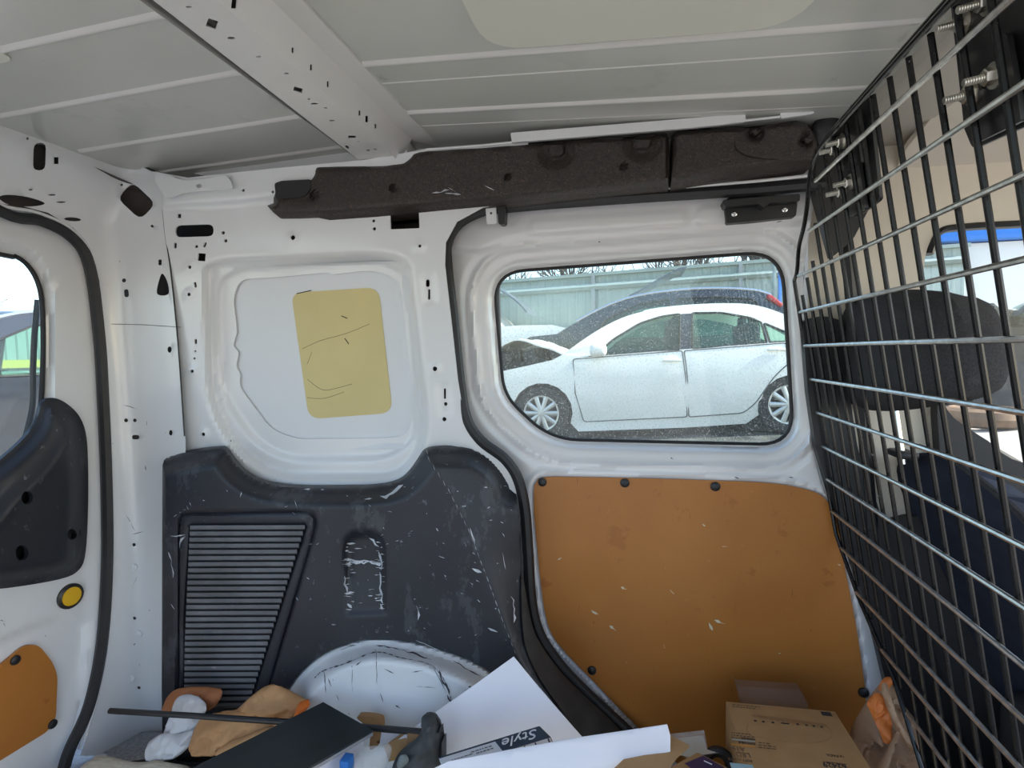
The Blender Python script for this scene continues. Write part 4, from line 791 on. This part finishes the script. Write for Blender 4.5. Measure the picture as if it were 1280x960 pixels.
def printlines(parent, org, xd, yd, rows, mat):          # rows of small unreadable print
    rr = random.Random(2); b = MB(); xd = np.array(xd); yd = np.array(yd); n = np.cross(xd, yd); n = n / np.linalg.norm(n)
    for (s, t, L, h) in rows:
        x = s
        while x < s + L:
            wl = rr.uniform(.002, .006); c = [org + xd * x + yd * t, org + xd * (x + wl) + yd * t, org + xd * (x + wl) + yd * (t + h), org + xd * x + yd * (t + h)]
            b.add([q + n * 0 for q in c], [(0, 1, 2, 3)]); x += wl + .0016
    o = mesh('fine_print', b.v, b.f, mat, parent, 0); o['kind'] = 'stuff'; return o
uu = u / np.linalg.norm(u); vn = vv / np.linalg.norm(vv); lv = np.linalg.norm(vv); lu = np.linalg.norm(u)
printlines(sb, a0 + nn * .0011, uu, vn, [(lu * .30, lv * .35, .035, .0022), (lu * .34, lv * .55, .028, .0022), (lu * .10, lv * .5, .03, .0018)], M['ink'])

# cardboard, dark carton, packet
o = surf('cardboard_flap', [[(762, 968), (800, 933), (828, 916), (862, 934), (846, 948), (820, 985), (770, 990)]], gpos(916, 980, .76, .66), M['kraft'], thick=.004); tag(o, 'plain tan cardboard flap in front of the white paper', 'cardboard')
dc = thing('brown_carton', atY([(875, 985)], .8)[0]); tag(dc, 'small brown carton with a dark purple label beside the parts box', 'carton')
qa = atZ([(826, 966), (872, 940.5), (910, 960), (880, 1000)], .20); slab('carton_body', list(qa), .11, M['kraft'], dc)
ql = atZ([(856, 954), (879, 944.5), (905, 959), (885, 975)], .2008); slab('label_patch', list(ql), .0006, M['purple'], dc)
q_ = atZ([(880, 951), (890, 955.5)], .2016); MB().tube(q_, .0009, 4).build('label_line', M['print_white'], dc)
pk_ = thing('card_packet', atY([(866, 945)], .9)[0]); tag(pk_, 'clear packet holding a cream card against the hardboard', 'packet')
surf('card', [[(846, 924), (879, 920), (884, 938), (894, 941), (862, 946), (850, 944)]], gpos(913, 946, .93, .89), M['cream_card'], pk_, thick=.002)
surf('sleeve', [[(838, 918), (880, 913), (885, 938), (897, 941), (858, 948), (842, 935)]], gpos(913, 946, .925, .885), M['clear_plastic'], pk_, thick=.001)
o = MB()
rc = atY([(898, 957)], .90)[0]; o.tube([rc + np.array([math.cos(a) * .020, .006 * math.sin(a), math.sin(a) * .020]) for a in np.linspace(0, 2 * math.pi, 28, endpoint=False)], .009, 8, closed=True)
o = o.build('tape_roll', M['plastic_black']); tag(o, 'black tape roll half hidden behind the parts box', 'tape roll')

# big kraft box with print
kb = thing('parts_box', atZ([(985, 960)], .09)[0]); tag(kb, 'kraft cardboard light bulb box printed A19 LED, seen upside down', 'box')
zA = .238; A_, B_ = atZ([(907.5, 877), (1043.5, 889.5)], zA); ub = (B_ - A_); ul = np.linalg.norm(ub); ub /= ul; vb = np.array([ub[1], -ub[0], 0]); vb = vb if vb[1] < 0 else -vb
dep = .235; c4 = [A_, A_ + ub * ul, A_ + ub * ul + vb * dep, A_ + vb * dep]
MB().add([np.array([c[0], c[1], .085]) for c in c4] + c4, [(0, 1, 2, 3), (7, 6, 5, 4)] + [(i, i + 4, (i + 1) % 4 + 4, (i + 1) % 4) for i in range(4)]).build('box_body', M['kraft'], kb, 20)
def kq(px, py): q = atZ([(px, py)], zA)[0] - A_; return q @ ub, q @ vb
def kpatch(name, x0, y0, x1, y1, mat, up=.0006):
    s0, t0 = kq(x0, y0); s1, t1 = kq(x1, y1); p = lambda s, t: A_ + ub * s + vb * t + np.array([0, 0, up])
    return mesh(name, [p(s0, t0), p(s1, t0), p(s1, t1), p(s0, t1)], [(0, 1, 2, 3)], mat, kb, 0)
kpatch('dark_mark', 1025, 889.5, 1041, 896, M['ink'])
kpatch('blue_strip', 915, 924, 944, 928, M['print_blue']); kpatch('orange_strip', 914, 930, 944, 934.5, M['print_orange']); kpatch('blue_patch', 912, 953.5, 944, 966, M['print_blue'])
def ktext(s, px, py, size):
    a, c = kq(px, py); text('lettering', s, M['ink_brown'], kb, A_ + ub * a + vb * c + np.array([0, 0, .0004]), -ub, vb * -1 * -1, size)
def ktext(s, px, py, size, mat='ink_brown'):
    a, c = kq(px, py); text('lettering', s, M[mat], kb, A_ + ub * a + vb * c + np.array([0, 0, .0004]), -ub, vb, size)
ktext('A19', 930.5, 934.8, .0115); ktext('LED', 937.5, 942.2, .0125); ktext('INDOOR', 944, 923.6, .0052, 'ink'); ktext('DIMMABLE', 944, 929.2, .0052, 'ink'); ktext('SOFT WHITE', 940, 950.5, .006)
ktext('62429', 1057, 956, .013, 'ink'); ktext('16 PACK', 1055, 945, .0065)
def krow(px, py, L, h): a, c = kq(px, py); return (a, c, L, h)
printlines(kb, A_ + np.array([0, 0, .0006]), ub, vb, [krow(915, 880.5, .045, .0022), krow(915, 883, .035, .0022), krow(914, 915.5, .03, .0022), krow(914, 918.5, .034, .0022), krow(914, 921.5, .036, .002), krow(948, 928, .015, .0018), krow(948, 931, .026, .0018), krow(948, 934, .02, .0018), krow(1028, 952, .03, .0018)], M['ink_brown'])
# printed lamp drawing: hatched tops and bulb bases
b = MB(); a0_, c0_ = kq(940, 894); s1_, _ = kq(1030, 903)
for i in range(40):
    s = a0_ + (s1_ - a0_) * i / 39; t0 = c0_ + .006 * i / 39; hh_ = .010 * (1 - abs(i - 20) / 46) + .002 * math.sin(i * 2.1)
    b.add([A_ + ub * s + vb * (t0 - hh_ * .2) + np.array([0, 0, .0006]), A_ + ub * (s + .0017) + vb * (t0 - hh_ * .2) + np.array([0, 0, .0006]), A_ + ub * (s + .0017) + vb * (t0 + hh_ * .8) + np.array([0, 0, .0006]), A_ + ub * s + vb * (t0 + hh_ * .8) + np.array([0, 0, .0006])], [(0, 1, 2, 3)])
o = mesh('hatch_print', b.v, b.f, M['kraft_dark'], kb, 0); o['kind'] = 'stuff'
for i, px in enumerate((944, 954, 966, 981, 997, 1008, 1017, 1027)): kpatch('base_print', px - (2 if i != 3 else 5), 900.2 + i * 1.1, px + (2.4 if i != 3 else 6), 902.6 + i * 1.1, M['ink'])
b = MB(); ring = [(935, 905), (934, 912), (938, 919), (948, 922), (966, 925), (985, 928), (1005, 929), (1025, 928), (1038, 923), (1040, 916), (1034, 909), (1028, 906)]
b.tube([p + np.array([0, 0, .0003]) for p in atZ(cat(ring, 3, False), zA)], .0004, 4); b.build('outline_print', M['kraft_dark'], kb)
# clamshell and shopping bag
o = surf('clamshell_pack', [[(920, 857), (960, 860), (1000, 862.5), (1010, 880), (1012, 895), (930, 895)]], gpos(857, 895, 1.02, .985), M['clear_brown'], thick=.02, grid=8); tag(o, 'dull clear plastic clamshell leaning behind the parts box', 'clamshell')
bg = thing('shopping_bag', atY([(1105, 985)], .86)[0]); tag(bg, 'tan translucent plastic shopping bag tied up beside the cage', 'bag')
pillow('bag_body', cat([(1060, 965), (1058, 935), (1066, 908), (1078, 886), (1090, 868), (1100, 856), (1108, 850), (1116, 856), (1124, 872), (1132, 884), (1145, 902), (1150, 925), (1152, 950), (1150, 990), (1062, 995)], 4), gpos(848, 960, .985, .925), .026, M['bag_tan'], bg, grid=3, amp=.034, scale=42, seed=21, bthick=.02)
pillow('bag_content', cat([(1084, 878), (1096, 866), (1108, 876), (1115, 905), (1114, 926), (1106, 929), (1098, 912), (1088, 890)], 4), gpos(848, 960, .950, .893), .004, M['bag_orange'], bg, grid=3, amp=.012, scale=60)
pillow('knot', cat([(1099, 862), (1102, 851), (1110, 846), (1120, 850), (1113, 858), (1110, 866)], 4), gpos(848, 960, .955, .91), .006, M['bag_orange'], bg, grid=3, amp=.010, scale=70)
pillow('handle_fold', cat([(1101, 857), (1108, 854), (1114, 870), (1121, 890), (1130, 908), (1142, 930), (1148, 948), (1140, 940), (1126, 920), (1115, 900), (1106, 878)], 4), gpos(848, 960, .945, .880), .008, M['bag_tan'], bg, grid=4, amp=.004, scale=50)
pillow('handle_fold', cat([(1094, 962), (1108, 940), (1120, 916), (1124, 918), (1116, 942), (1108, 966)], 4), gpos(848, 960, .940, .880), .007, M['bag_tan'], bg, grid=4)

# =================================================================== OUTSIDE
def zg(x, y):
    s = float(sstep(1.8, 5.6, np.array([y]))[0]); s2 = float(sstep(-1.0, -6.0, np.array([x]))[0])
    return -.62 + s * (.355 + .05 * max(-12, min(12, x + 1.1))) * (1 - .15 * s2)
gxs = np.concatenate([np.linspace(-60, -8, 14), np.linspace(-7, 9, 33), np.linspace(10, 60, 14)]); gys = np.concatenate([np.linspace(-50, -2, 13), np.linspace(-1, 10, 23), np.linspace(11, 70, 16)])
gd = grid_mesh('ground', gxs, gys, zg, M['gravel']); struct(gd, 'pale sunlit gravel yard outside the van', 'ground')

pm('ground_shade', (.10, .105, .095), .9, col2=(.02, .022, .02), vs_=3.5, bump=.4, bs=14)  # mottled dark ground; shade under and before the sedan put into its colour
shade_p = grid_mesh('under_car_shade', np.linspace(-3.2, 2.6, 18), np.linspace(4.4, 8.6, 12), lambda x, y: zg(x, y) + .012 + .004 * noise.noise(Vector((x, y, 0))), M['ground_shade'], gd)
def side_sheet(name, loops, D, inset, mat, parent, thick, far=None, grid=None, extra=()):
    def pos(v): P = atY(v, D); P[:, 1] = D + inset(P[:, 2]); return P
    def bk(v):
        P = atY(v, D); P[:, 1] = D + thick + inset(P[:, 2]) if far is None else D + far - inset(P[:, 2]); return P
    return surf(name, loops, pos, mat, parent, thick=thick, grid=grid, back=bk, smooth=45)
def wheel(parent, c, r, n_sp=10):
    c = Vector(c); wl = MB().lathe(c, (0, -1, 0), [(r * .60, -.20), (r * .93, -.20), (r, -.15), (r, -.03), (r * .95, 0), (r * .70, .012), (r * .66, 0), (r * .64, -.05)], 36).build('tyre', M['tyre'], parent)
    MB().lathe(c, (0, -1, 0), [(r * .655, -.06), (r * .66, .008), (r * .62, .004), (r * .60, -.03), (r * .3, -.05)], 36).build('rim', M['dark_inside'], wl)
    for k in range(n_sp):
        a = 2 * math.pi * k / n_sp; d = Vector((math.cos(a), 0, math.sin(a))); MB().tube([c + d * r * .12 + Vector((0, -.012, 0)), c + d * r * .62 + Vector((0, -.004, 0))], [r * .07, r * .085], 6, up=(0, 1, 0), ab=(1, .35)).build('spoke', M['rim'], wl)
    MB().lathe(c, (0, -1, 0), [(r * .20, -.02), (r * .20, .010), (r * .12, .016)], 18).build('hub_cap', M['rim'], wl)
    MB().lathe(c, (0, -1, 0), [(r * .655, -.02), (r * .66, .009), (r * .60, .006), (r * .60, -.02)], 36).build('rim_lip', M['rim'], wl)
def car(name, label, D, W, body, green, wins, panes, wheels, mat, zbelt, parts=None):
    c0 = atY([wheels[0]], D)[0]; t = thing(name, (c0[0], D + W / 2, c0[2] - wheels[2])); tag(t, label, 'car')
    zb = atY([zbelt], D)[0][2]; zc = zb - .35
    ib = lambda z: .05 * np.clip((z - zc) / .4, -1.3, 1.3) ** 2 + .02
    ig = lambda z: .07 + .38 * np.clip(z - zb, 0, 2)
    side_sheet('body', body, D, ib, mat, t, .1, far=W, grid=9)
    g_ = np.array(green)
    side_sheet('cabin_side', [g_] + wins, D, ig, mat, t, .03); 
    side_sheet('cabin_side', [g_] + wins, D, lambda z: W - ig(z), mat, t, .03)
    for w_ in panes:
        side_sheet('side_window', [w_], D, lambda z: ig(z) + .012, M['car_glass'], t, .005)
        Pg = atY(w_, D); MB().tube([(q[0], D + float(ig(q[2])) - .004, q[2]) for q in Pg], .013, 5, closed=True).build('window_seal', M['dark_inside'], t)
        side_sheet('side_window', [w_], D, lambda z: W - ig(z) + .012, M['car_glass'], t, .005)
    n = len(g_); e = atY(g_, D); N = []
    def cap(nm, i0, i1, m):
        V = []; 
        for q in e[i0:i1 + 1]:
            for f_ in np.linspace(0, 1, 7): V.append((q[0], D + ig(q[2]) + f_ * (W - 2 * ig(q[2])), q[2] + .05 * (1 - (2 * f_ - 1) ** 2)))
        k = i1 - i0; mesh(nm, V, [(7 * a + b_, 7 * a + b_ + 1, 7 * a + b_ + 8, 7 * a + b_ + 7) for a in range(k) for b_ in range(6)], m, t, 60)
    return t, cap, ib, ig, e
def arc(cx_, cy_, rx, ry, a0, a1, n=12): return [(cx_ + rx * math.cos(a), cy_ - ry * math.sin(a)) for a in np.linspace(a0, a1, n)]
# white sedan
sbody = [(584, 545), (578, 515), (580, 488), (590, 474), (625, 464.5), (660, 457), (690, 450), (703, 443), (730, 446.5), (850, 437), (985, 427), (1050, 423), (1085, 427), (1105, 440), (1112, 470), (1106, 515), (1090, 530)] + [(1036, 528)] + arc(990, 506, 38, 37, -.35, math.pi + .3) + [(935, 531), (860, 536), (722, 541)] + arc(677, 516, 38, 37, -.4, math.pi + .35) + [(625, 545)]
sgreen = list(cat([(697, 447), (716, 433), (740, 416), (768, 400), (795, 390), (830, 383), (880, 378.5), (925, 377.5), (955, 380), (982, 389), (1015, 404), (1055, 424)], 3, False)) + [(985, 428), (850, 438)]
w1_ = rp([(742, 446, 2), (766, 424, 6), (800, 403, 8), (828, 394, 6), (852, 390.5, 3), (850, 437.5, 2)]); w2_ = rp([(868, 389.5, 2), (905, 389, 6), (944, 396, 6), (956, 402), (961, 428, 2), (866, 436, 2)]); w3_ = rp([(960, 403, 2), (985, 414, 5), (1012, 425, 3), (965, 428, 2)])
sed, cap, ib, ig, e = car('white_sedan', 'dusty white sedan with a crumpled hood outside the sliding door window', 6.4, 1.8, [np.array(sbody)], sgreen, [w1_, w2_, w3_], [w1_, w2_, w3_], [(676, 518), (985, 506), .34], M['car_white'], (850, 437))
cap('windshield', 0, 13, M['car_glass']); cap('roof', 13, 25, M['car_white']); cap('rear_window', 25, 33, M['car_glass'])
c = atY([(676, 517), (988, 506)], 6.4)
for q in c: wheel(sed, (q[0], 6.44, q[2]), .335)
for q in c: MB().box((q[0], 7.3, q[2] + .05), (.86, 1.5, .72)).build('wheel_well', M['dark_inside'], sed)
off = lambda z: ib(z) - .006
def sdoor(pts):
    d = side_sheet('door', [rp(pts)], 6.4, off, M['car_white'], sed, .006, grid=12)
    def pos(v): P = atY(v, 6.4); P[:, 1] = 6.4 + ib(P[:, 2]) - .005; return P
    MB().tube(pos(np.vstack([rp(pts)])), .007, 4, closed=True).build('door_gap', M['dirt'], d); return d
dA = sdoor([(716, 449, 3), (853, 438.5, 2), (857, 470), (859.5, 522, 3), (729, 528.5, 4), (719, 492)]); dB = sdoor([(856, 438.5, 2), (984, 428.5, 3), (992, 450), (968, 470, 20), (945, 505, 20), (930, 517, 6), (862, 522, 3), (859.5, 470)])
for d_, (x, y) in ((dA, (840, 450.5)), (dB, (972, 437))):
    q = atY([(x, y)], 6.4)[0]; MB().bevbox((q[0], 6.4 + float(ib(q[2])) - .03, q[2]), (.20, .03, .03), .012).build('door_handle', M['car_white'], d_)
side_sheet('pillar_cover', [[(851, 391), (868, 390), (867, 436), (850, 437.5)]], 6.4, lambda z: ig(z) - .006, M['car_black'], sed, .01)
q = atY([(748, 437.5)], 6.4)[0]; MB().bevbox((q[0], 6.36, q[2]), (.20, .12, .15), .05, seg=3).build('mirror', M['car_white'], sed)
def xsec(name, pts, D, y0, y1, mat, parent, th=.02, crumple=0):
    P = atY(cat(pts, 3, False), D); V = []; ny = 8
    for i, p_ in enumerate(P):
        for j in range(ny): V.append((p_[0], y0 + (y1 - y0) * j / (ny - 1), p_[2] + crumple * noise.noise(Vector((p_[0] * 3, j * .9, 2)))))
    f = [(i * ny + j, i * ny + j + 1, (i + 1) * ny + j + 1, (i + 1) * ny + j) for i in range(len(P) - 1) for j in range(ny - 1)]
    n = len(V); V2 = V + [(x, y, z - th) for x, y, z in V]
    es = [(i * ny, (i + 1) * ny) for i in range(len(P) - 1)] + [((i + 1) * ny + ny - 1, i * ny + ny - 1) for i in range(len(P) - 1)] + [(j + 1, j) for j in range(ny - 1)] + [((len(P) - 1) * ny + j, (len(P) - 1) * ny + j + 1) for j in range(ny - 1)]
    return MB().add(V2, f + [tuple(a + n for a in q_)[::-1] for q_ in f] + [(a, b_, b_ + n, a + n) for a, b_ in es]).build(name, mat, parent, 50)
xsec('hood', [(612, 437), (628, 431), (645, 424.5), (662, 426), (684, 434), (704, 443.5)], 6.4, 6.5, 8.0, M['car_white'], sed, .02, .05)
P0 = atY([(655, 452)], 6.4)[0]
b = MB()
for i in range(16): b.bevbox((P0[0] + rb.uniform(-.42, .30), 6.62 + rb.uniform(0, .9), P0[2] + rb.uniform(-.12, .06)), (rb.uniform(.1, .34), rb.uniform(.1, .3), rb.uniform(.08, .22)), .02, Matrix.Rotation(rb.uniform(-.4, .4), 3, 'Y'))
b = b.build('engine_parts', M['engine'], sed); b['kind'] = 'stuff'
MB().box((P0[0] + .0, 7.3, P0[2] - .12), (1.0, 1.3, .22)).build('engine_bay', M['dark_inside'], sed)
MB().bevbox((.7, 7.35, .62), (2.5, 1.4, .5), .08).build('cabin_floor', M['dark_inside'], sed)
for sx in (.35, 1.25):
    for sy in (6.95, 7.6): MB().bevbox((sx + .15, sy, .92), (.14, .42, .5), .05).bevbox((sx + .17, sy, 1.2), (.09, .22, .15), .03).build('seat_back', M['seat_fabric'], sed)

# dark SUV behind it
bbody = [(640, 495), (636, 450), (645, 432), (662, 421), (700, 417), (725, 426), (985, 418), (1020, 418), (1030, 440), (1028, 480)]
bgreen = list(cat([(696, 417), (720, 402), (745, 388), (772, 376), (800, 368), (840, 362), (885, 359), (935, 360), (962, 365), (980, 378), (994, 400), (1000, 418)], 3, False)) + [(985, 419), (722, 427)]
bw1 = rp([(736, 424, 3), (760, 397, 6), (800, 378, 6), (838, 372, 3), (838, 422, 2)]); bw2 = rp([(846, 371.5, 3), (900, 369, 4), (948, 372, 8), (966, 416, 3), (846, 422, 2)])
suv, cap, ib2, ig2, e = car('black_suv', 'black SUV with a red tail lamp parked behind the white sedan', 9.6, 1.85, [np.array(bbody)], bgreen, [bw1, bw2], [bw1, bw2], [(690, 490), (960, 480), .36], M['car_black'], (850, 406))
cap('windshield', 0, 12, M['car_glass']); cap('roof', 12, 24, M['car_black']); cap('rear_window', 24, 30, M['red'])
MB().tube([(q[0], 9.6 + float(ig2(q[2])) + .02, q[2] + .015) for q in e[3:26]], .028, 6).build('roof_edge_glint', M['chrome'], suv)  # added pale tube draws the sky highlight along roof edge and pillar
q = atY([(972, 373)], 9.6)[0]; MB().bevbox((q[0], 9.80, q[2] - .02), (.30, .10, .08), .03, Matrix.Rotation(.7, 3, 'Y')).build('tail_lamp', M['red'], suv)
cc = atY([(700, 492), (955, 480)], 9.6)
for q in cc: wheel(suv, (q[0], 9.58, zg(q[0], 9.6) + .36), .36, 6)
# far white car with raised hood, and a raised dark hood beyond the SUV
fc, cap, ib3, ig3, e = car('far_white_car', 'far white car with flattened hood left of the black SUV', 12.2, 1.75, [np.array([(520, 460), (520, 425), (560, 418), (625, 408), (650, 406.5), (690, 406), (712, 411), (718, 420), (716, 462)])], list(cat([(540, 420), (560, 400), (590, 388), (612, 392), (628, 408)], 3, False)) + [(590, 415)], [rp([(556, 415, 2), (568, 402, 3), (592, 394, 3), (612, 405, 3), (600, 412, 2)])], [rp([(556, 415, 2), (568, 402, 3), (592, 394, 3), (612, 405, 3), (600, 412, 2)])], [(680, 465), (560, 468), .33], M['car_white'], (600, 413))
cap('roof', 0, 12, M['car_white'])
for px in (685, 560): q = atY([(px, 462)], 12.2)[0]; wheel(fc, (q[0], 12.18, zg(q[0], 12.2) + .33), .33, 6)
xsec_later = 1
def raised(pts, D, Wd, mat, label, nm='raised_hood'):
    q = atY(pts, D); t = MB(); V = []
    for p_ in q: V += [p_, p_ + np.array([0, Wd, 0])]
    n = len(V); d = np.array([0, 0, -.05]); V2 = V + [v + d for v in V]; k = len(pts)
    f = [(2 * i, 2 * i + 1, 2 * i + 3, 2 * i + 2) for i in range(k - 1)]; f += [tuple(a + n for a in r_)[::-1] for r_ in f] + [(2 * i, 2 * i + 2, 2 * i + 2 + n, 2 * i + n) for i in range(k - 1)] + [(2 * i + 3, 2 * i + 1, 2 * i + 1 + n, 2 * i + 3 + n) for i in range(k - 1)] + [(0, n, 1 + n, 1), (2 * k - 2, 2 * k - 1, 2 * k - 1 + n, 2 * k - 2 + n)]
    b = t.add(V2, f); 
    lo = q[0]; b.tube([lo + np.array([.1, .3, 0]), np.array([lo[0] + .1, lo[1] + .3, zg(lo[0], lo[1])])], .03, 6); b.tube([lo + np.array([.1, Wd - .3, 0]), np.array([lo[0] + .1, lo[1] + Wd - .3, zg(lo[0], lo[1])])], .03, 6)
    o = b.build(nm, mat, None, 40); tag(o, label, 'car part'); return o
raised([(786, 369), (800, 362), (825, 347), (848, 335), (858, 333)], 12.0, 1.2, M['car_grey'], 'dark raised car hood sticking up above the black SUV')


xsec('raised_hood', [(656, 388), (645, 376), (632, 366), (612, 354)], 12.2, 12.4, 13.7, M['car_grey'], fc, .05)
# fence of ribbed panels
def ribbed(wd, h, n, amp=.035):
    V = []; f = []
    xs = []
    for i in range(n):
        x0 = wd * i / n; s = wd / n; xs += [(x0, 0), (x0 + s * .55, 0), (x0 + s * .65, -amp), (x0 + s * .9, -amp)]
    xs.append((wd, 0))
    for x, y in xs: V += [(x, y, 0), (x, y, h)]
    f = [(2 * i, 2 * i + 2, 2 * i + 3, 2 * i + 1) for i in range(len(xs) - 1)]
    me = bpy.data.meshes.new('panel'); me.from_pydata(V, [], f); me.update(); return me
fn = thing('metal_fence', (0, 14.2, -.2)); tag(fn, 'tall grey-green ribbed metal fence behind the parked cars', 'fence')
pmh = ribbed(1.2, 3.0, 6, .012); pmh.materials.append(M['fence_green'])
for i in range(13):
    x = -8.2 + i * 1.2; o = link('panel', pmh, None, fn); o.location = (x, 14.2 - 0, -.10 + .027 * x - .0); 
b = None
for i in range(5):
    x = -8.2 + i * 3.6; MB().box((x, 14.14, 1.35 + .027 * x), (.09, .09, 3.1)).build('post', M['fence_grey'], fn)
for zz, hh2 in ((2.58, .16), (1.5, .10)): MB().tube([(-8.2, 14.12, zz - .22), (7.4, 14.12, zz + .20)], hh2 / 2, 4).build('rail', M['fence_rail'], fn)
MB().box((-.4, 14.18, 2.89), (15.7, .14, .08), Matrix.Rotation(-.027, 3, 'Y')).build('cap_rail', M['fence_green'], fn)
bp_ = MB()
pq = atY([(972, 325), (986, 325)], 11.5)
for i, px in enumerate((968, 975, 982)):
    q = atY([(px, 330)], 12.8)[0]; o = MB().bevbox((q[0], 12.8, 1.3), (.07, .07, 3.1), .01).build('blue_post', M['blue_band'] if i == 1 else M['fence_rail']); tag(o, ['left grey post of the three by the fence end', 'blue middle post of the three by the fence end', 'right grey post of the three by the fence end'][i], 'post', 'posts by the fence')
# fence seen through the rear window
fr2 = thing('yard_fence', (-12, 7, -1)); tag(fr2, 'grey ribbed yard fence with a yellow rail behind the rear window', 'fence')
pm2 = ribbed(1.2, 2.7, 6); pm2.materials.append(M['fence_grey'])
for i in range(10):
    o = link('panel', pm2, None, fr2); o.rotation_euler = (0, 0, math.pi / 2); o.location = (-12.1, 1.5 + i * 1.2, -.98)
MB().box((-11.98, 7.5, .84), (.05, 12, .16)).build('yellow_rail', M['fence_yellow'], fr2)
MB().box((-11.98, 7.5, .35), (.05, 12, .7)).build('lower_board', M['fence_rail'], fr2)

# bare trees
def tree(x, y, h, seed, label):
    r = random.Random(seed); b = MB(); base = zg(x, y); t = thing('bare_tree', (x, y, base)); tag(t, label, 'tree', 'bare trees beyond the fences'); tw = MB()
    def grow(p, d, L, rad, lv):
        n = 3; P = [p]; R = [rad]
        for i in range(n):
            d = (d + Vector((r.uniform(-.16, .16), r.uniform(-.16, .16), r.uniform(-.03, .12)))).normalized(); P.append(P[-1] + d * L / n); R.append(rad * (1 - .35 * (i + 1) / n))
        (b if lv < 3 else tw).tube(P, R, 5 if lv < 2 else 3, cap=False)
        if lv >= 5: return
        for k in range((3 if lv < 2 else r.choice((2, 3)))):
            i = r.randint(1, n); ang = r.uniform(0, 6.28); sp_ = r.uniform(.45, .95); o_ = d.orthogonal().normalized(); o_.rotate(Matrix.Rotation(ang, 3, d))
            grow(P[i], (d + o_ * sp_).normalized(), L * r.uniform(.58, .78), R[i] * .78, lv + 1)
        grow(P[-1], d, L * .7, R[-1], lv + 1)
    grow(Vector((x, y, base)), Vector((0, 0, 1)), h * .34, h * .034, 0)
    b.build('trunk', M['bark'], t, 60); tw.build('twigs', M['bark'], t, 0)['kind'] = 'stuff'
for i, (x, y, h, lb) in enumerate(((-5.2, 17.5, 4.9, 'bare tree beyond the far left end of the green fence'), (-3.9, 16.4, 4.6, 'second bare tree from the left beyond the green fence'), (-2.4, 18.5, 5.4, 'third bare tree from the left beyond the green fence'), (-1.0, 16.8, 4.7, 'bare tree just left of the bright sky gap'), (1.2, 17.6, 5.0, 'bare tree just right of the bright sky gap'), (2.3, 16.4, 4.8, 'bare tree directly above the raised dark hood'), (3.1, 18.2, 5.4, 'bare tree between the raised hood and the fence end'), (4.2, 16.6, 4.9, 'bare tree above the roof of the black SUV'), (5.2, 17.8, 5.2, 'bare tree beyond the right end of the green fence'))):
    tree(x, y, h, 3 + i * 5, lb)
tree(-22, 13.2, 6.0, 21, 'bare leafless tree seen through the rear door window')

# building and wrecks seen through the cab window
bd_ = thing('white_building', (11, 16, .2)); tag(bd_, 'white building with a blue roof band beyond the cab window', 'building')
MB().box((12.0, 16.6, 1.5), (11.0, 4.0, 3.4)).build('wall', M['wall_white'], bd_); MB().bevbox((12.0, 16.6, 3.43), (11.4, 4.5, .40), .03).build('roof_band', M['blue_band'], bd_)
def copy_tree(o, parent=None):
    c = o.copy(); COL.objects.link(c); c.parent = parent
    if parent is not None: c.matrix_parent_inverse = o.matrix_parent_inverse
    for ch in list(o.children): copy_tree(ch, c)
    return c
bpy.context.view_layer.update()
c2 = copy_tree(sed); c2.location = sed.location + Vector((6.25, 1.9, .30)); c2['label'] = 'wrecked white sedan seen through the cab window'
c3 = copy_tree(suv); c3.location = Vector((-7.9, 3.55, zg(-7, 3.5) - .0)); c3.rotation_euler = (0, 0, math.pi / 2); c3['label'] = 'dark SUV seen through the rear door window'
b = MB(); q = atY([(1228, 400)], 7.6)[0]
for i in range(26): b.bevbox((q[0] + rb.uniform(-.35, .5), 7.6 + rb.uniform(-.2, .3), q[2] + rb.uniform(-.12, .12)), (rb.uniform(.06, .2), rb.uniform(.06, .2), rb.uniform(.05, .14)), .01, Matrix.Rotation(rb.uniform(-1, 1), 3, 'Y'))
b.box((q[0] + .05, 7.65, (q[2] + zg(q[0], 7.6)) / 2 - .05), (.7, .4, q[2] - zg(q[0], 7.6) - .1))
o = b.build('scrap_heap', M['engine']); o['kind'] = 'stuff'; tag(o, 'heap of grey engine scrap in front of the wrecked sedan', 'scrap')
q = atY([(1230, 462)], 6.6)[0]; o = MB()
zt = zg(q[0], 6.6) + .11
o.tube([(q[0] + math.cos(a) * .28, 6.6 + math.sin(a) * .28, zt) for a in np.linspace(0, 6.283, 28, endpoint=False)], .10, 8, closed=True); o = o.build('old_tyre', M['rust']); tag(o, 'muddy brown tyre lying on the gravel by the scrap heap', 'tyre')
